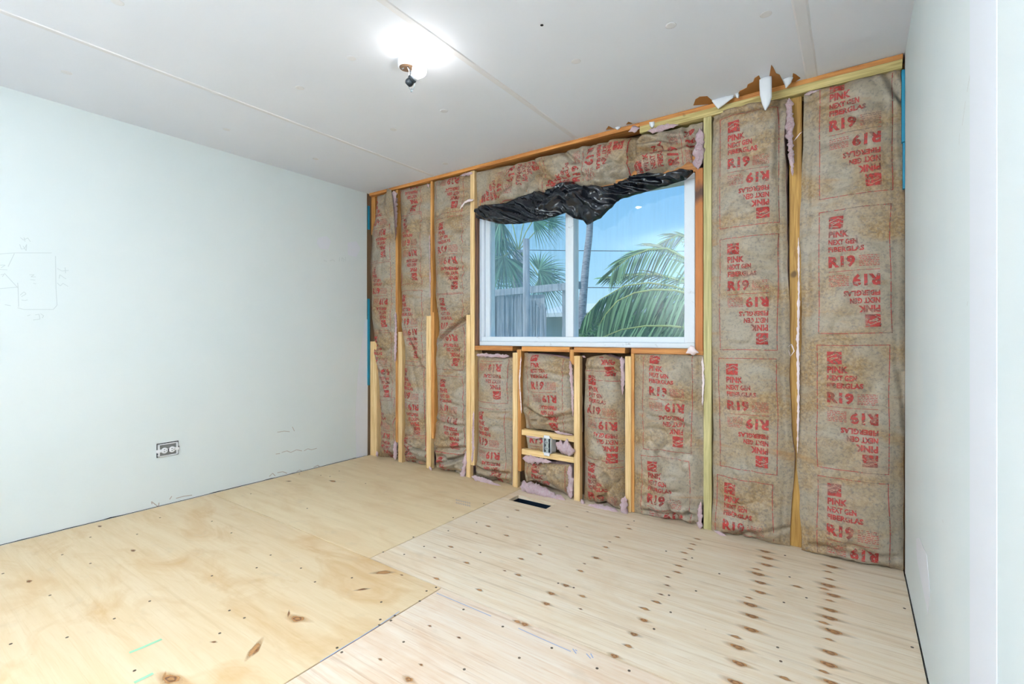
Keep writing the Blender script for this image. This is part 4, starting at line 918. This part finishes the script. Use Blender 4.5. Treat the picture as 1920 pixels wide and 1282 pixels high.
coco_frond(CP, [(1345, 590), (1315, 510), (1285, 484), (1250, 466), (1215, 468), (1180, 482), (1148, 508)], 5.2, .50, 1.0, 80, 0, .9)
coco_frond(CP, [(1345, 595), (1300, 548), (1260, 536), (1215, 530), (1170, 536), (1125, 562), (1095, 596)], 5.0, .42, .9, 74)
coco_frond(CP, [(1345, 600), (1300, 552), (1265, 544), (1225, 543), (1190, 549), (1158, 564), (1135, 590), (1122, 612)], 4.7, .52, 1.2, 80)
coco_frond(CP, [(1345, 605), (1300, 616), (1255, 611), (1210, 611), (1165, 618), (1130, 632)], 4.5, .36, .9, 66)
coco_frond(CP, [(1345, 592), (1290, 530), (1230, 514), (1180, 516), (1130, 522)], 5.6, .34, .35, 60, .2, .5)
coco_frond(CP, [(1345, 600), (1310, 575), (1270, 572), (1230, 580), (1190, 600)], 4.9, .5, 1.2, 66)
coco_frond(CP, [(1345, 590), (1330, 520), (1310, 470), (1290, 445), (1272, 440), (1245, 452)], 5.4, .42, .7, 60, 0, .6)
def bush(name, px, py, depth, rx, rz, n_, label):
    c = far(px, py, depth); m = MB()
    for _ in range(n_):
        a = random.uniform(0, 2 * pi); b = math.acos(random.uniform(-.3, 1)); rr = random.uniform(.75, 1.0); p = Vector((c.x + rx * rr * sin(b) * cos(a), c.y + rx * .6 * rr * sin(b) * sin(a), c.z - rz * .5 + rz * rr * cos(b)))
        d = Vector((random.gauss(0, 1), random.gauss(0, 1), random.gauss(.2, 1))).normalized(); s_ = d.orthogonal().normalized(); l_ = random.uniform(.06, .13)
        m.add([p, p + d * l_ * .5 + s_ * l_ * .22, p + d * l_, p + d * l_ * .5 - s_ * l_ * .22], [(0, 1, 2, 3)])
    e_ = empty(name, (c.x, c.y, GZ), label, 'bush', 'bushes outside'); tint(m.build('foliage', M['bush'], e_, kind='stuff'), 4)
    MB().tube([(c.x, c.y, GZ), (c.x, c.y, c.z)], [.05, .03], 8).build('stem', M['bark'], e_, smooth=True)
bush('leafy_bush', 1095, 655, 8.2, .6, .62, 2600, 'low green bush at the foot of the tall palm trunk')
bush('leafy_bush', 1235, 640, 6.6, .8, .7, 3200, 'broad green bush growing behind the coconut palm fronds')
bush('leafy_bush', 1140, 612, 10.5, .9, .75, 2200, 'rounded green bush in front of the neighbouring white roof')
# neighbouring house with a pale roof
h0 = far(1020, 580, 15.0); h1 = far(1160, 580, 13.5); hn = (h1 - h0); hn.z = 0; hu = hn.normalized(); hd = Vector((-hu.y, hu.x, 0)); 
if hd.y < 0: hd = -hd
NH = empty('neighbour_house', (h0.x, h0.y, GZ), 'neighbouring house with a low white roof seen past the fence', 'house')
ez = far(1090, 586, 14.2).z; rz_ = far(1090, 560, 14.2).z
b0, b1 = Vector((h0.x, h0.y, GZ)), Vector((h1.x, h1.y, GZ))
MB().prism([b0, b1, b1 + hd * 4, b0 + hd * 4], (0, 0, ez - GZ)).build('house_wall', plain('house_wall_green', lin(120, 140, 130), .8), NH)
m = MB(); e0 = b0 - hd * .4 - hu * .3; e1_ = b1 - hd * .4 + hu * .3
m.add([Vector((e0.x, e0.y, ez)), Vector((e1_.x, e1_.y, ez)), Vector(((e1_ + hd * 2.4).x, (e1_ + hd * 2.4).y, rz_)), Vector(((e0 + hd * 2.4).x, (e0 + hd * 2.4).y, rz_)), Vector(((e1_ + hd * 4.8).x, (e1_ + hd * 4.8).y, ez)), Vector(((e0 + hd * 4.8).x, (e0 + hd * 4.8).y, ez)), Vector((e0.x, e0.y, ez - .12)), Vector((e1_.x, e1_.y, ez - .12))], [(0, 1, 2, 3), (3, 2, 4, 5), (6, 7, 1, 0), (0, 3, 5), (1, 4, 2)])
m.build('roof', plain('white_metal_roof', lin(226, 228, 232), .5), NH)
def cable(pa, pb, sag, label):
    m = MB(); pts = [pa.lerp(pb, k / 16) - up * sag * (1 - (2 * k / 16 - 1) ** 2) for k in range(17)]; m.tube(pts, .012, 5); m.build('power_line', M['blackplastic'], None, label=label, cat='power line')
cable(far(700, 464, 15.2), far(1500, 470, 15.2), .05, 'thin dark power line crossing the sky behind the palms')
cable(far(700, 532, 15.18), far(1500, 540, 15.2), .05, 'lower thin power line crossing just above the neighbouring roof')

for px in (700, 1500):
    a = far(px, 462, 15.3 if px == 700 else 15.3); MB().tube([(a.x, a.y, GZ), (a.x, a.y, a.z + .25)], [.12, .09], 10).build('utility_pole', M['greywood'], None, smooth=True, label='wooden utility pole carrying the thin power lines', cat='pole', group='poles of the power line')
